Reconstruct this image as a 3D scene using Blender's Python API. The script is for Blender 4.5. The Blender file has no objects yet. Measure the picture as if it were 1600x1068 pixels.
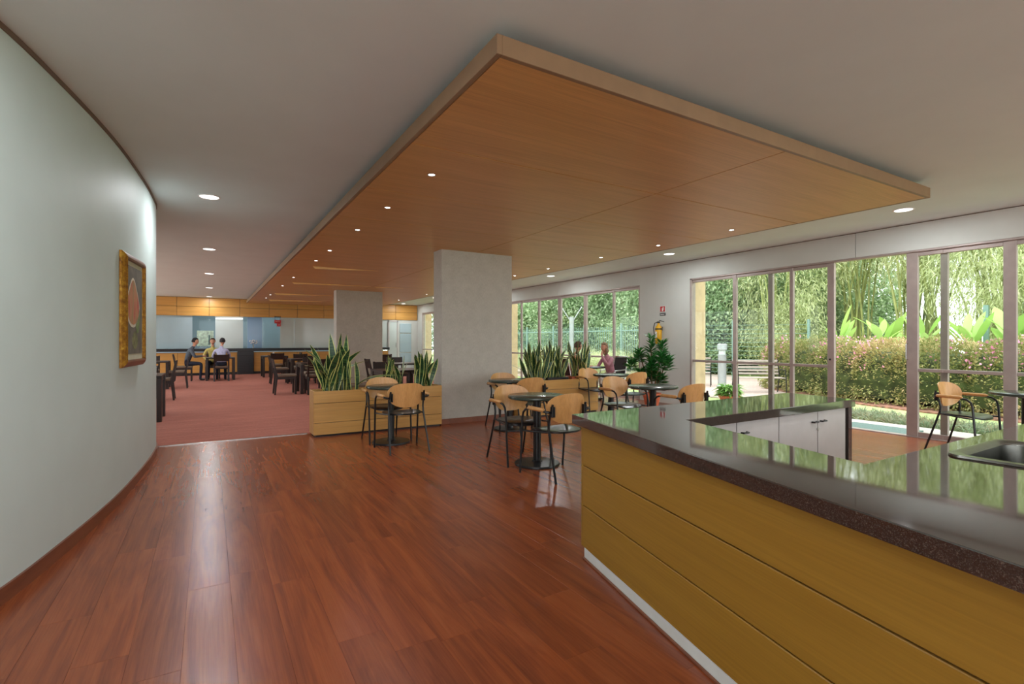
import bpy, bmesh, math, random
import numpy as np
from mathutils import Vector, Matrix, noise
C = bpy.context.scene.collection
SC = bpy.context.scene
PI = math.pi
random.seed(7)

# ------------------------------------------------------------------ camera, world, lights, exposure
H_CAM, F_PX, YAW = 1.33, 790.0, math.atan(473/790)
cam = bpy.data.cameras.new('camera'); camo = bpy.data.objects.new('camera', cam); C.objects.link(camo)
camo.location = (0, 0, H_CAM); camo.rotation_euler = (PI/2, 0, -YAW)
cam.sensor_width = 36; cam.lens = 36*F_PX/1600; cam.shift_y = -3/1600; cam.clip_start = .05; cam.clip_end = 300
SC.camera = camo
w = bpy.data.worlds.new('sky'); SC.world = w; w.use_nodes = True
bg = w.node_tree.nodes['Background']; bg.inputs[0].default_value = (.93, .97, 1, 1); bg.inputs[1].default_value = 6.0
sun = bpy.data.lights.new('sun', 'SUN'); sun.energy = 5; sun.angle = .5; sun.color = (1, .96, .88)
suno = bpy.data.objects.new('sun', sun); C.objects.link(suno); suno.rotation_euler = (math.radians(12), math.radians(-35), 0)
SC.view_settings.view_transform = 'Standard'; SC.view_settings.look = 'None'
SC.view_settings.exposure = -0.60; SC.view_settings.gamma = 1; SC.view_settings.use_curve_mapping = False
DOWN_W, SPOT_W = 30, 5
CEIL, CAN = 2.93, 2.76
FX = (math.sin(YAW), math.cos(YAW)); RX = (math.cos(YAW), -math.sin(YAW))

# ------------------------------------------------------------------ materials
def lin(c): return tuple(((v/255)/12.92 if v/255 <= .04045 else ((v/255+.055)/1.055)**2.4) for v in c)+(1,)
class N:
    def __init__(s, name):
        s.m = bpy.data.materials.new(name); s.m.use_nodes = True; s.t = s.m.node_tree; s.n = s.t.nodes; s.b = s.n['Principled BSDF']
    def new(s, t, **k):
        x = s.n.new(t)
        for a, v in k.items(): setattr(x, a, v)
        return x
    def link(s, a, b): s.t.links.new(a, b)
    def coord(s, scale=(1, 1, 1), out='Object', rnd=None):
        tc = s.new('ShaderNodeTexCoord'); mp = s.new('ShaderNodeMapping'); mp.inputs['Scale'].default_value = scale
        s.link(tc.outputs[out], mp.inputs[0])
        if rnd:
            mu = s.new('ShaderNodeMath', operation='MULTIPLY'); mu.inputs[1].default_value = 37.
            s.link(rnd, mu.inputs[0]); s.link(mu.outputs[0], mp.inputs['Location'])
        return mp.outputs[0]
    def noise(s, vec, scale=5, detail=3, rough=.5, dist=0):
        x = s.new('ShaderNodeTexNoise'); x.inputs['Scale'].default_value = scale; x.inputs['Detail'].default_value = detail
        x.inputs['Roughness'].default_value = rough; x.inputs['Distortion'].default_value = dist; s.link(vec, x.inputs['Vector']); return x.outputs[0]
    def ramp(s, fac, stops):
        r = s.new('ShaderNodeValToRGB'); e = r.color_ramp.elements
        while len(e) < len(stops): e.new(.5)
        for q, (p, c) in zip(e, stops): q.position = p; q.color = lin(c)
        s.link(fac, r.inputs[0]); return r.outputs[0]
    def mix(s, fac, a, b, mode='MIX'):
        x = s.new('ShaderNodeMix', data_type='RGBA', blend_type=mode)
        for i, v in ((0, fac), (6, a), (7, b)):
            if isinstance(v, (int, float)): x.inputs[i].default_value = v
            elif isinstance(v, tuple): x.inputs[i].default_value = v
            else: s.link(v, x.inputs[i])
        return x.outputs[2]
    def bump(s, h, strength=.2, dist=.01):
        b = s.new('ShaderNodeBump'); b.inputs['Strength'].default_value = strength; b.inputs['Distance'].default_value = dist
        s.link(h, b.inputs['Height']); s.link(b.outputs[0], s.b.inputs['Normal'])
    def base(s, c): s.link(c, s.b.inputs['Base Color'])
    def set(s, **k):
        for a, v in k.items(): s.b.inputs[a.replace('_', ' ')].default_value = v
        return s
def plain(name, c, rough=.5, var=.08, scale=8, metal=0, bump=0, spec=.5):
    n = N(name); v = n.noise(n.coord(), scale, 4)
    a = tuple(max(0, x*(1-var)) for x in c); b = tuple(min(255, x*(1+var)) for x in c)
    n.base(n.ramp(v, [(.3, a), (.7, b)])); n.set(Roughness=rough, Metallic=metal)
    n.b.inputs['Specular IOR Level'].default_value = spec
    if bump: n.bump(v, bump, .005)
    return n.m
def wood(name, dark, light, axis=0, scale=1., rough=.35, rnd='obj', fine=60, contrast=1.):
    n = N(name)
    if rnd == 'isl': r = n.new('ShaderNodeNewGeometry').outputs['Random Per Island']
    else: r = n.new('ShaderNodeObjectInfo').outputs['Random']
    sc = [8*scale]*3; sc[axis] = .7*scale
    sf = [fine*scale]*3; sf[axis] = 1.6*scale
    a = n.noise(n.coord(tuple(sc), rnd=r), 1, 4, .55, .6); f = n.noise(n.coord(tuple(sf), rnd=r), 1, 3, .6)
    mid = tuple((x+y)/2 for x, y in zip(dark, light))
    c1 = n.ramp(a, [(.5-.2*contrast, dark), (.5, mid), (.5+.2*contrast, light)])
    c2 = n.ramp(f, [(.3, tuple(x*.86 for x in mid)), (.7, tuple(min(255, x*1.1) for x in mid))])
    c = n.mix(.38, c1, c2)
    n.base(c); n.set(Roughness=rough); n.bump(f, .05, .002)
    return n.m
M = {}
M['wall'] = plain('wall_paint', (205, 208, 202), .7, .012, 3)
M['wall_left'] = plain('curved_wall_paint', (200, 213, 210), .55, .012, 3)
M['ceil'] = plain('ceiling_paint', (218, 228, 228), .8, .01, 2)
M['veneer'] = wood('canopy_veneer', (202, 150, 88), (218, 166, 102), 0, 1, .4, fine=90, contrast=.8)
M['veneer_edge'] = plain('canopy_edge_laminate', (142, 114, 86), .45, .03)
M['panel'] = wood('counter_veneer', (146, 106, 32), (162, 122, 44), 0, 1.2, .45, fine=110)
M['planter'] = wood('planter_veneer', (186, 138, 70), (214, 166, 96), 0, 1, .4, fine=80)
M['band'] = wood('band_veneer', (196, 142, 66), (212, 158, 84), 0, .7, .4, fine=40)
M['beech'] = wood('bent_beech_ply', (196, 142, 82), (220, 168, 108), 2, 2, .28, fine=60)
M['base_wood'] = wood('baseboard_wood', (112, 64, 44), (140, 84, 58), 1, 1, .4)
M['darkwood'] = wood('dark_stained_wood', (34, 24, 22), (54, 40, 36), 2, 2, .35)
M['taupe'] = plain('taupe_upholstery', (120, 104, 88), .8, .08, 60)
M['black'] = plain('black_metal', (22, 23, 25), .35, .1)
M['blackseat'] = plain('black_vinyl', (24, 24, 26), .28, .1)
M['tabletop'] = plain('dark_green_table_laminate', (58, 68, 60), .2, .08, 20)
M['frame'] = plain('window_aluminium', (172, 158, 152), .4, .03, metal=.25)
M['white'] = plain('white_laminate', (192, 187, 184), .35, .02)
M['kick'] = plain('white_skirting', (215, 218, 215), .4, .02)
M['chrome'] = plain('steel', (190, 190, 188), .22, .03, metal=1)
M['sink'] = plain('brushed_sink_steel', (112, 112, 106), .28, .05, 30, metal=1)
M['dark'] = plain('dark_laminate', (26, 24, 26), .3, .1)
M['yellow'] = plain('yellow_enamel', (226, 170, 20), .3, .03)
M['red'] = plain('red_sign', (190, 30, 34), .4, .02)
M['signwhite'] = plain('sign_white', (240, 236, 232), .5, .01)
M['ochre'] = plain('ochre_render', (216, 190, 150), .8, .05, 6)
M['terracotta'] = plain('terracotta', (196, 104, 70), .7, .08)
M['troughgrey'] = plain('grey_trough', (92, 84, 80), .6, .08)
M['soil'] = plain('soil', (64, 44, 34), .95, .3, 60, bump=.5)
M['concrete'] = plain('pale_concrete', (196, 188, 178), .8, .05, 5)
M['gravel'] = plain('pinkish_gravel', (172, 152, 146), .9, .25, 40)
M['mulch'] = plain('mulch', (128, 92, 76), .95, .35, 12)
M['galv'] = plain('white_painted_metal', (158, 164, 166), .4, .04)
M['teal'] = plain('pale_green_fence_coat', (112, 142, 132), .5, .04)
M['skin'] = plain('skin', (206, 150, 122), .55, .05)
M['mat'] = plain('teal_doormat', (104, 128, 120), .9, .15, 60)
M['stem'] = plain('brown_stem', (112, 92, 62), .8, .2)
M['culm'] = plain('bamboo_culm', (132, 140, 84), .6, .25, 2)
M['trunk'] = plain('pale_bark', (176, 160, 136), .8, .2, 6)
M['shadowgap'] = plain('brown_reveal', (112, 92, 78), .6, .05)

def column_m():
    n = N('bush_hammered_concrete'); v = n.noise(n.coord(), 7, 6, .7); f = n.noise(n.coord((1, 1, .3)), 90, 3)
    n.base(n.mix(.3, n.ramp(v, [(.3, (176, 172, 162)), (.7, (194, 190, 180))]), n.ramp(f, [(.3, (160, 154, 144)), (.7, (200, 196, 186))])))
    n.set(Roughness=.7); n.bump(f, .15, .004); return n.m
M['column'] = column_m()
def floor_m(isl):
    n = N('cherry_laminate'+('_joined' if isl else ''))
    r = n.new('ShaderNodeNewGeometry').outputs['Random Per Island'] if isl else n.new('ShaderNodeObjectInfo').outputs['Random']
    big = n.noise(n.coord((9, .8, 1), rnd=r), 1, 5, .6, 1.2)
    fine = n.noise(n.coord((140, 2.4, 1), rnd=r), 1, 3, .6)
    fig = n.noise(n.coord((5, 1.1, 1), rnd=r), 1, 2, .5, 3)
    c1 = n.ramp(big, [(.26, (100, 48, 26)), (.44, (134, 67, 37)), (.56, (152, 78, 40)), (.7, (162, 88, 48))])
    c2 = n.ramp(fine, [(.3, (110, 56, 36)), (.7, (152, 84, 52))])
    c = n.mix(.35, c1, c2)
    c = n.mix(n.ramp(fig, [(.24, (110, 110, 110)), (.42, (0, 0, 0))]), c, lin((84, 40, 34)))
    hs = n.new('ShaderNodeHueSaturation'); mr = n.new('ShaderNodeMapRange'); mr.inputs[3].default_value = .93; mr.inputs[4].default_value = 1.07
    n.link(r, mr.inputs[0]); n.link(mr.outputs[0], hs.inputs['Value']); n.link(c, hs.inputs['Color'])
    n.base(hs.outputs[0]); n.set(Roughness=.27); n.b.inputs['Specular IOR Level'].default_value = .5
    n.bump(fine, .04, .001); return n.m
M['plank'] = floor_m(False); M['plank_isl'] = floor_m(True)
def carpet_m():
    n = N('striated_carpet'); a = n.noise(n.coord((1.5, 8, 1)), 1, 5, .7); b = n.noise(n.coord((.5, .8, 1)), 1, 3); f = n.noise(n.coord((30, 160, 1)), 1, 2)
    c = n.mix(.5, n.ramp(a, [(.3, (134, 66, 54)), (.7, (206, 130, 110))]), n.ramp(b, [(.3, (150, 80, 66)), (.7, (192, 116, 98))]))
    n.base(n.mix(.35, c, n.ramp(f, [(.3, (120, 58, 48)), (.7, (214, 146, 126))]))); n.set(Roughness=.95); n.bump(f, .4, .005); return n.m
M['carpet'] = carpet_m()
def granite_m():
    n = N('brown_black_granite'); v = n.new('ShaderNodeTexVoronoi'); v.inputs['Scale'].default_value = 260; n.link(n.coord(), v.inputs['Vector'])
    f = n.noise(n.coord(), 120, 3)
    n.base(n.mix(.45, n.ramp(v.outputs['Distance'], [(.2, (88, 76, 68)), (.5, (40, 32, 30)), (.8, (22, 18, 18))]), n.ramp(f, [(.35, (28, 22, 21)), (.6, (58, 48, 43)), (.75, (116, 104, 94))])))
    n.set(Roughness=.045, IOR=1.75); n.b.inputs['Specular IOR Level'].default_value = .75; return n.m
M['granite'] = granite_m()
def glass_m(name, tint=(1, 1, 1), rough=0, refl=1.0, ior=1.5):
    m = bpy.data.materials.new(name); m.use_nodes = True; t = m.node_tree; t.nodes.clear()
    o = t.nodes.new('ShaderNodeOutputMaterial'); mx = t.nodes.new('ShaderNodeMixShader'); tr = t.nodes.new('ShaderNodeBsdfTransparent'); g = t.nodes.new('ShaderNodeBsdfGlossy')
    lw_ = t.nodes.new('ShaderNodeLayerWeight'); pw = t.nodes.new('ShaderNodeMath'); pw.operation = 'POWER'; pw.inputs[1].default_value = 4; t.links.new(lw_.outputs['Facing'], pw.inputs[0])
    fr = t.nodes.new('ShaderNodeMath'); fr.operation = 'MULTIPLY_ADD'; fr.inputs[1].default_value = .5; fr.inputs[2].default_value = .012; t.links.new(pw.outputs[0], fr.inputs[0])
    tr.inputs[0].default_value = tint+(1,); g.inputs['Roughness'].default_value = rough
    t.links.new(fr.outputs[0], mx.inputs[0]); t.links.new(tr.outputs[0], mx.inputs[1]); t.links.new(g.outputs[0], mx.inputs[2]); t.links.new(mx.outputs[0], o.inputs[0]); return m
M['glass'] = glass_m('window_glass', (.93, .96, .94))
M['blueglass'] = glass_m('blue_tinted_glass', (.74, .80, .80), .02)
def frosted(name, c):
    n = N(name); v = n.noise(n.coord(), 1.2, 2); n.base(n.ramp(v, [(.3, tuple(x*.95 for x in c)), (.7, c)]))
    n.set(Roughness=.12); return n.m
M['frost'] = frosted('frosted_film', (198, 208, 204)); M['frostblue'] = frosted('pale_blue_frosted_film', (168, 188, 196)); M['blueboard'] = frosted('blue_board', (112, 150, 186))
def emis(name, c, s):
    m = bpy.data.materials.new(name); m.use_nodes = True; t = m.node_tree; t.nodes.clear(); o = t.nodes.new('ShaderNodeOutputMaterial'); e = t.nodes.new('ShaderNodeEmission')
    e.inputs[0].default_value = c+(1,); e.inputs[1].default_value = s; t.links.new(e.outputs[0], o.inputs[0]); return m
M['lamp'] = emis('lit_diffuser', (1, .98, .95), 6); M['ledlamp'] = emis('lit_led', (.95, .97, 1), 14); M['tube'] = emis('lit_tube', (1, 1, 1), 4)
def leaf_m(name, c1, c2, c3, trans=.35, rough=.5, isl=True):
    n = N(name)
    g = n.new('ShaderNodeNewGeometry').outputs['Random Per Island'] if isl else n.new('ShaderNodeObjectInfo').outputs['Random']
    v = n.noise(n.coord((1, 1, 1)), .55, 3, .6)
    c = n.mix(.5, n.ramp(g, [(0, c1), (.5, c2), (1, c3)]), n.ramp(v, [(.3, c1), (.5, c2), (.7, c3)]))
    n.base(c); n.set(Roughness=rough)
    tl = n.new('ShaderNodeBsdfTranslucent'); n.link(c, tl.inputs[0]); mx = n.new('ShaderNodeMixShader'); mx.inputs[0].default_value = trans
    n.link(n.b.outputs[0], mx.inputs[1]); n.link(tl.outputs[0], mx.inputs[2]); n.link(mx.outputs[0], n.n['Material Output'].inputs[0]); return n.m
M['bambooleaf'] = leaf_m('bamboo_leaves', (150, 166, 118), (204, 212, 160), (236, 236, 204), .5)
M['treeleaf'] = leaf_m('broad_tree_leaves', (112, 142, 106), (172, 196, 152), (224, 234, 206), .55)
M['hedgeleaf'] = leaf_m('hedge_leaves', (100, 112, 62), (156, 160, 98), (214, 180, 136), .4)
M['liriope'] = leaf_m('border_grass_blades', (110, 140, 96), (164, 180, 150), (190, 150, 110), .3)
M['blossom'] = leaf_m('pink_blossom', (222, 130, 170), (236, 160, 196), (240, 180, 200), .3)
M['gingerleaf'] = leaf_m('broad_bright_leaves', (140, 190, 90), (170, 208, 110), (198, 224, 150), .45, .35, False)
M['dracleaf'] = leaf_m('glossy_dark_leaves', (26, 84, 36), (46, 120, 52), (90, 160, 76), .15, .3)
M['potleaf'] = leaf_m('pot_plant_leaves', (100, 150, 70), (140, 186, 96), (190, 216, 140), .3, .4)
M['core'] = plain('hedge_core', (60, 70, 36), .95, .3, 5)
M['lawn'] = (lambda n: (n.base(n.mix(.5, n.ramp(n.noise(n.coord(), .8, 3), [(.3, (150, 170, 108)), (.7, (180, 194, 134))]), n.ramp(n.noise(n.coord(), 40, 3), [(.3, (128, 152, 88)), (.7, (194, 206, 146))]))), n.set(Roughness=.95), n.bump(n.noise(n.coord(), 60, 3), .6, .03), n.m)[-1])(N('lawn_grass'))
def snake_m():
    n = N('snake_plant_leaf'); tc = n.new('ShaderNodeTexCoord'); sp = n.new('ShaderNodeSeparateXYZ'); n.link(tc.outputs['UV'], sp.inputs[0])
    a = n.new('ShaderNodeMath', operation='SUBTRACT'); a.inputs[1].default_value = .5; n.link(sp.outputs[0], a.inputs[0])
    b = n.new('ShaderNodeMath', operation='ABSOLUTE'); n.link(a.outputs[0], b.inputs[0])
    r = n.ramp(b.outputs[0], [(0, (0, 0, 0)), (.37, (0, 0, 0)), (.40, (255, 255, 255))])
    rn = n.new('ShaderNodeObjectInfo').outputs['Random']
    cr = n.noise(n.coord((4, 4, 40), rnd=rn), 1, 3, .6, 1)
    g = n.ramp(cr, [(.38, (18, 46, 28)), (.5, (36, 76, 42)), (.66, (80, 116, 64))])
    n.base(n.mix(r, g, lin((214, 216, 130)))); n.set(Roughness=.38); return n.m
M['snake'] = snake_m()
def cloth(name, c): return plain(name, c, .85, .08, 25)
M['cl_grey'] = cloth('slate_fleece', (82, 88, 98)); M['cl_navy'] = cloth('navy_trousers', (34, 38, 56)); M['cl_lav'] = cloth('lavender_cotton', (178, 176, 204))
M['cl_yel'] = cloth('yellow_cotton', (206, 188, 110)); M['cl_pink'] = cloth('pink_knit', (196, 140, 152)); M['cl_coral'] = cloth('coral_knit', (200, 130, 110)); M['cl_cream'] = cloth('cream_cotton', (214, 204, 186))
M['hair_b'] = cloth('brown_hair', (78, 56, 44)); M['hair_k'] = cloth('black_hair', (34, 30, 32)); M['hair_g'] = cloth('ash_blonde_hair', (150, 124, 98)); M['eye'] = plain('eye', (30, 24, 22), .2, 0)

# ------------------------------------------------------------------ mesh helpers
class MB:
    def __init__(s): s.v = []; s.f = []; s.mi = []
    def add(s, v, f, mi=0):
        o = len(s.v); s.v += [tuple(p) for p in v]; s.f += [tuple(i+o for i in q) for q in f]; s.mi += [mi]*len(f); return s
    def box(s, x0, x1, y0, y1, z0, z1, b=0, mi=0, M4=None):
        x0, x1 = sorted((x0, x1)); y0, y1 = sorted((y0, y1)); z0, z1 = sorted((z0, z1))
        if b <= 0:
            v = [(x, y, z) for z in (z0, z1) for (x, y) in ((x0, y0), (x1, y0), (x1, y1), (x0, y1))]
            f = [(3, 2, 1, 0), (4, 5, 6, 7), (0, 1, 5, 4), (1, 2, 6, 5), (2, 3, 7, 6), (3, 0, 4, 7)]
        else:
            b = min(b, (x1-x0)*.45, (y1-y0)*.45, (z1-z0)*.45)
            def ring(d, z): return [(x0+d, y0, z), (x1-d, y0, z), (x1, y0+d, z), (x1, y1-d, z), (x1-d, y1, z), (x0+d, y1, z), (x0, y1-d, z), (x0, y0+d, z)]
            def inn(d, z): return [(x0+d+b*.4, y0+b, z), (x1-d-b*.4, y0+b, z), (x1-b, y0+d+b*.4, z), (x1-b, y1-d-b*.4, z), (x1-d-b*.4, y1-b, z), (x0+d+b*.4, y1-b, z), (x0+b, y1-d-b*.4, z), (x0+b, y0+d+b*.4, z)]
            rs = [inn(b*.6, z0), ring(b, z0+b), ring(b, z1-b), inn(b*.6, z1)]
            v = [p for r in rs for p in r]; f = [tuple(range(7, -1, -1)), tuple(range(24, 32))]
            for k in range(3):
                for i in range(8): j = (i+1) % 8; f.append((k*8+i, k*8+j, k*8+8+j, k*8+8+i))
        if M4 is not None: v = [tuple(M4 @ Vector(p)) for p in v]
        return s.add(v, f, mi)
    def tube(s, path, r, n=10, mi=0, cap=True):
        P = [Vector(p) for p in path]; rs = r if isinstance(r, (list, tuple)) else [r]*len(P)
        v = []; f = []; pt = None; nrm = None
        for i, p in enumerate(P):
            t = (P[min(i+1, len(P)-1)]-P[max(i-1, 0)]).normalized()
            if nrm is None:
                a = Vector((0, 0, 1)) if abs(t.z) < .9 else Vector((1, 0, 0)); nrm = t.cross(a).normalized()
            else: nrm = (nrm-t*nrm.dot(t)).normalized()
            bi = t.cross(nrm)
            for k in range(n): a = 2*PI*k/n; v.append(p+(nrm*math.cos(a)+bi*math.sin(a))*rs[i])
        for i in range(len(P)-1):
            for k in range(n): j = (k+1) % n; f.append((i*n+k, i*n+j, (i+1)*n+j, (i+1)*n+k))
        if cap: f.append(tuple(range(n-1, -1, -1))); f.append(tuple(range((len(P)-1)*n, len(P)*n)))
        return s.add(v, f, mi)
    def lathe(s, prof, n=24, cx=0, cy=0, mi=0, sx=1, sy=1):
        v = []; f = []
        for (r, z) in prof:
            for k in range(n): a = 2*PI*k/n; v.append((cx+r*sx*math.cos(a), cy+r*sy*math.sin(a), z))
        for i in range(len(prof)-1):
            for k in range(n): j = (k+1) % n; f.append((i*n+k, i*n+j, (i+1)*n+j, (i+1)*n+k))
        if prof[0][0] > 0: f.append(tuple(range(n-1, -1, -1)))
        if prof[-1][0] > 0: f.append(tuple(range((len(prof)-1)*n, len(prof)*n)))
        return s.add(v, f, mi)
    def prism(s, poly, z0, z1, mi=0):
        n = len(poly); v = [(x, y, z0) for x, y in poly]+[(x, y, z1) for x, y in poly]
        f = [tuple(range(n-1, -1, -1)), tuple(range(n, 2*n))]+[(i, (i+1) % n, n+(i+1) % n, n+i) for i in range(n)]
        return s.add(v, f, mi)
    def mesh(s, name, mats, smooth=False):
        me = bpy.data.meshes.new(name); me.from_pydata(s.v, [], s.f)
        for m in (mats if isinstance(mats, (list, tuple)) else [mats]): me.materials.append(M[m] if isinstance(m, str) else m)
        if any(s.mi): me.polygons.foreach_set('material_index', s.mi)
        me.update()
        if smooth:
            me.polygons.foreach_set('use_smooth', [True]*len(me.polygons))
            try: me.set_sharp_from_angle(angle=math.radians(38))
            except Exception: pass
        return me
    def build(s, name, mats, parent=None, smooth=False, loc=None):
        return obj(name, s.mesh(name, mats, smooth), parent, loc)
def obj(name, me, parent=None, loc=None, rot=None):
    o = bpy.data.objects.new(name, me); C.objects.link(o)
    if parent: o.parent = parent
    if loc: o.location = loc
    if rot: o.rotation_euler = rot
    return o
def tag(o, label=None, cat=None, group=None, kind=None):
    if label: o['label'] = label
    if cat: o['category'] = cat
    if group: o['group'] = group
    if kind: o['kind'] = kind
    return o
def thing(name, label, cat, loc=(0, 0, 0), rz=0, group=None):
    o = bpy.data.objects.new(name, None); C.objects.link(o); o.location = loc; o.rotation_euler = (0, 0, rz); o.empty_display_size = .1
    return tag(o, label, cat, group)
def struct(o): return tag(o, kind='structure')
def copytree(o, parent=None):
    c = o.copy(); C.objects.link(c); c.parent = parent
    for ch in KIDS.get(o.name, []) : copytree(ch, c)
    return c
KIDS = {}
def index_kids(root):
    for o in list(C.objects):
        p = o.parent
        while p:
            if p == root: KIDS.setdefault(o.parent.name, []); KIDS[o.parent.name].append(o) if o not in KIDS[o.parent.name] else None; break
            p = p.parent
def dup(root, loc, rz, label, scale=None):
    c = copytree(root); c.location = loc; c.rotation_euler = (0, 0, rz); c['label'] = label
    if scale: c.scale = scale
    return c

def area(name, loc, size, power, col, parent=None, spread=PI):
    l = bpy.data.lights.new(name, 'AREA'); l.shape = 'DISK'; l.size = size; l.energy = power; l.color = col; l.spread = spread
    o = bpy.data.objects.new(name, l); C.objects.link(o); o.location = loc
    if parent: o.parent = parent
    return o

# ------------------------------------------------------------------ structure: floor, ceiling, walls
WX = 8.27
fl = struct(MB().box(-4.2, WX+.2, -5, 22.4, -.12, -.010).build('floor', 'soil'))
PW, PL = .195, 1.285
pm = MB().box(-PW/2+.0003, PW/2-.0003, -PL/2+.0004, PL/2-.0004, -.010, 0, .0005).mesh('plank', 'plank')
rest = MB(); cand = []
nx = int((WX+4)/PW)+1
for i in range(nx):
    x = -3.9+i*PW; off = random.random()*PL
    for k in range(-4, 20):
        y = k*PL+off
        if x < 6.25 and y+PL/2 > 7.68 and y-PL/2 > 7.64: continue
        if y > 22 or x > WX: continue
        if x < -1.0+(-.13)*(y-3.5)*0 and y > 3: continue
        d = x*FX[0]+y*FX[1]; r = x*RX[0]+y*RX[1]
        vis = d > .8 and abs(r) < d*1.1+.4 and not (x > 2.0 and y < .6)
        cand.append((d if vis else 99+d, x, y))
cand.sort()
for q, (d, x, y) in enumerate(cand):
    y0, y1 = y-PL/2, y+PL/2
    if x < 6.25 and y1 > 7.68: y1 = 7.68
    if x+PW/2 > WX: pass
    full = (y1 == y+PL/2)
    if q < 296 and d < 90:
        if full: o = obj('plank', pm, fl, (x, y, 0))
        else:
            L = y1-y0; o = MB().box(-PW/2+.0003, PW/2-.0003, -L/2+.0004, L/2-.0004, -.010, 0, .0005).build('plank', 'plank', fl, loc=(x, (y0+y1)/2, 0))
    else: rest.box(x-PW/2+.0003, min(x+PW/2-.0003, WX+.1), y0+.0004, y1-.0004, -.010, 0)
tag(rest.build('plank_run', 'plank_isl', fl), kind='stuff')
cp = MB(); cp.prism([(-3.9, 7.68), (6.25, 7.68), (6.25, 22.3), (-3.9, 22.3)], -.009, .004)
tag(cp.build('carpet', 'carpet'), 'reddish pink striated carpet covering the dining area floor', 'carpet', kind='structure')
tag(MB().box(-3.2, 1.2, 7.66, 7.69, -.005, .008, .002).build('trim_3', 'chrome'), kind='structure')
struct(MB().box(-4.2, WX+.35, -5, 22.5, CEIL, CEIL+.2).build('ceiling', 'ceil'))

# curved left wall
def catmull(P, n=8):
    out = []
    for i in range(len(P)-1):
        p0, p1, p2, p3 = P[max(i-1, 0)], P[i], P[i+1], P[min(i+2, len(P)-1)]
        for k in range(n):
            t = k/n; out.append(tuple(.5*((2*b)+(c-a)*t+(2*a-5*b+4*c-d)*t*t+(-a+3*b-3*c+d)*t**3) for a, b, c, d in zip(p0, p1, p2, p3)))
    out.append(P[-1]); return out
WL = catmull([(-3.9, -1.6), (-2.6, .2), (-1.75, 1.5), (-1.2, 2.6), (-.93, 3.4), (-.78, 4.15), (-.645, 5.1), (-.57, 6.1), (-.54, 6.9), (-.56, 7.5), (-.75, 8.3), (-1.2, 9.1), (-2.1, 9.9), (-3.9, 10.5)])
def strip(path, off0, off1, z0, z1):
    v = []; f = []
    for i, p in enumerate(path):
        a = path[max(i-1, 0)]; b = path[min(i+1, len(path)-1)]; tx, ty = b[0]-a[0], b[1]-a[1]; l = math.hypot(tx, ty); nx_, ny_ = ty/l, -tx/l
        for o_, z in ((off0, z0), (off1, z0), (off1, z1), (off0, z1)): v.append((p[0]+nx_*o_, p[1]+ny_*o_, z))
    for i in range(len(path)-1):
        for k in range(4): j = (k+1) % 4; f.append((i*4+k, i*4+j, i*4+4+j, i*4+4+k))
    e = (len(path)-1)*4; f += [(3, 2, 1, 0), (e, e+1, e+2, e+3)]
    return MB().add(v, f)
struct(strip(WL, -.12, 0, 0, CEIL-.03).build('wall_left', 'wall_left', smooth=True))
struct(strip([p for p in WL if p[1] > -1], 0, .014, 0, .085).build('baseboard_left', 'base_wood', smooth=True))
struct(strip([p for p in WL if p[1] < 7.5], -.12, .008, CEIL-.03, CEIL).build('trim_1', 'shadowgap', smooth=True))
# unseen glazed wall, added to bring daylight into the carpet room
lw4 = struct(bpy.data.objects.new('added_glazing', None)); C.objects.link(lw4); lw4.location = (-4.0, 16.4, 0)
MB().box(-.06, .06, -5.9, 6, 2.7, CEIL).build('head', 'frame', lw4)
for k in range(9): MB().box(-.03, .03, -5.9+k*1.46, -5.84+k*1.46, 0, 2.7).build('stile', 'frame', lw4)
for k in range(8): MB().box(-.004, .004, -5.84+k*1.46, -5.9+(k+1)*1.46, .02, 2.7).build('pane', 'glass', lw4)
struct(MB().box(-40, -4.25, -30, 60, -.25, -.05).build('bounce_terrace', 'concrete')); struct(MB().box(-4.25, 8.3, -30, -5.05, -.25, -.05).build('bounce_terrace', 'concrete'))  # unseen pale paving, added to reflect daylight up to the ceiling

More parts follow.
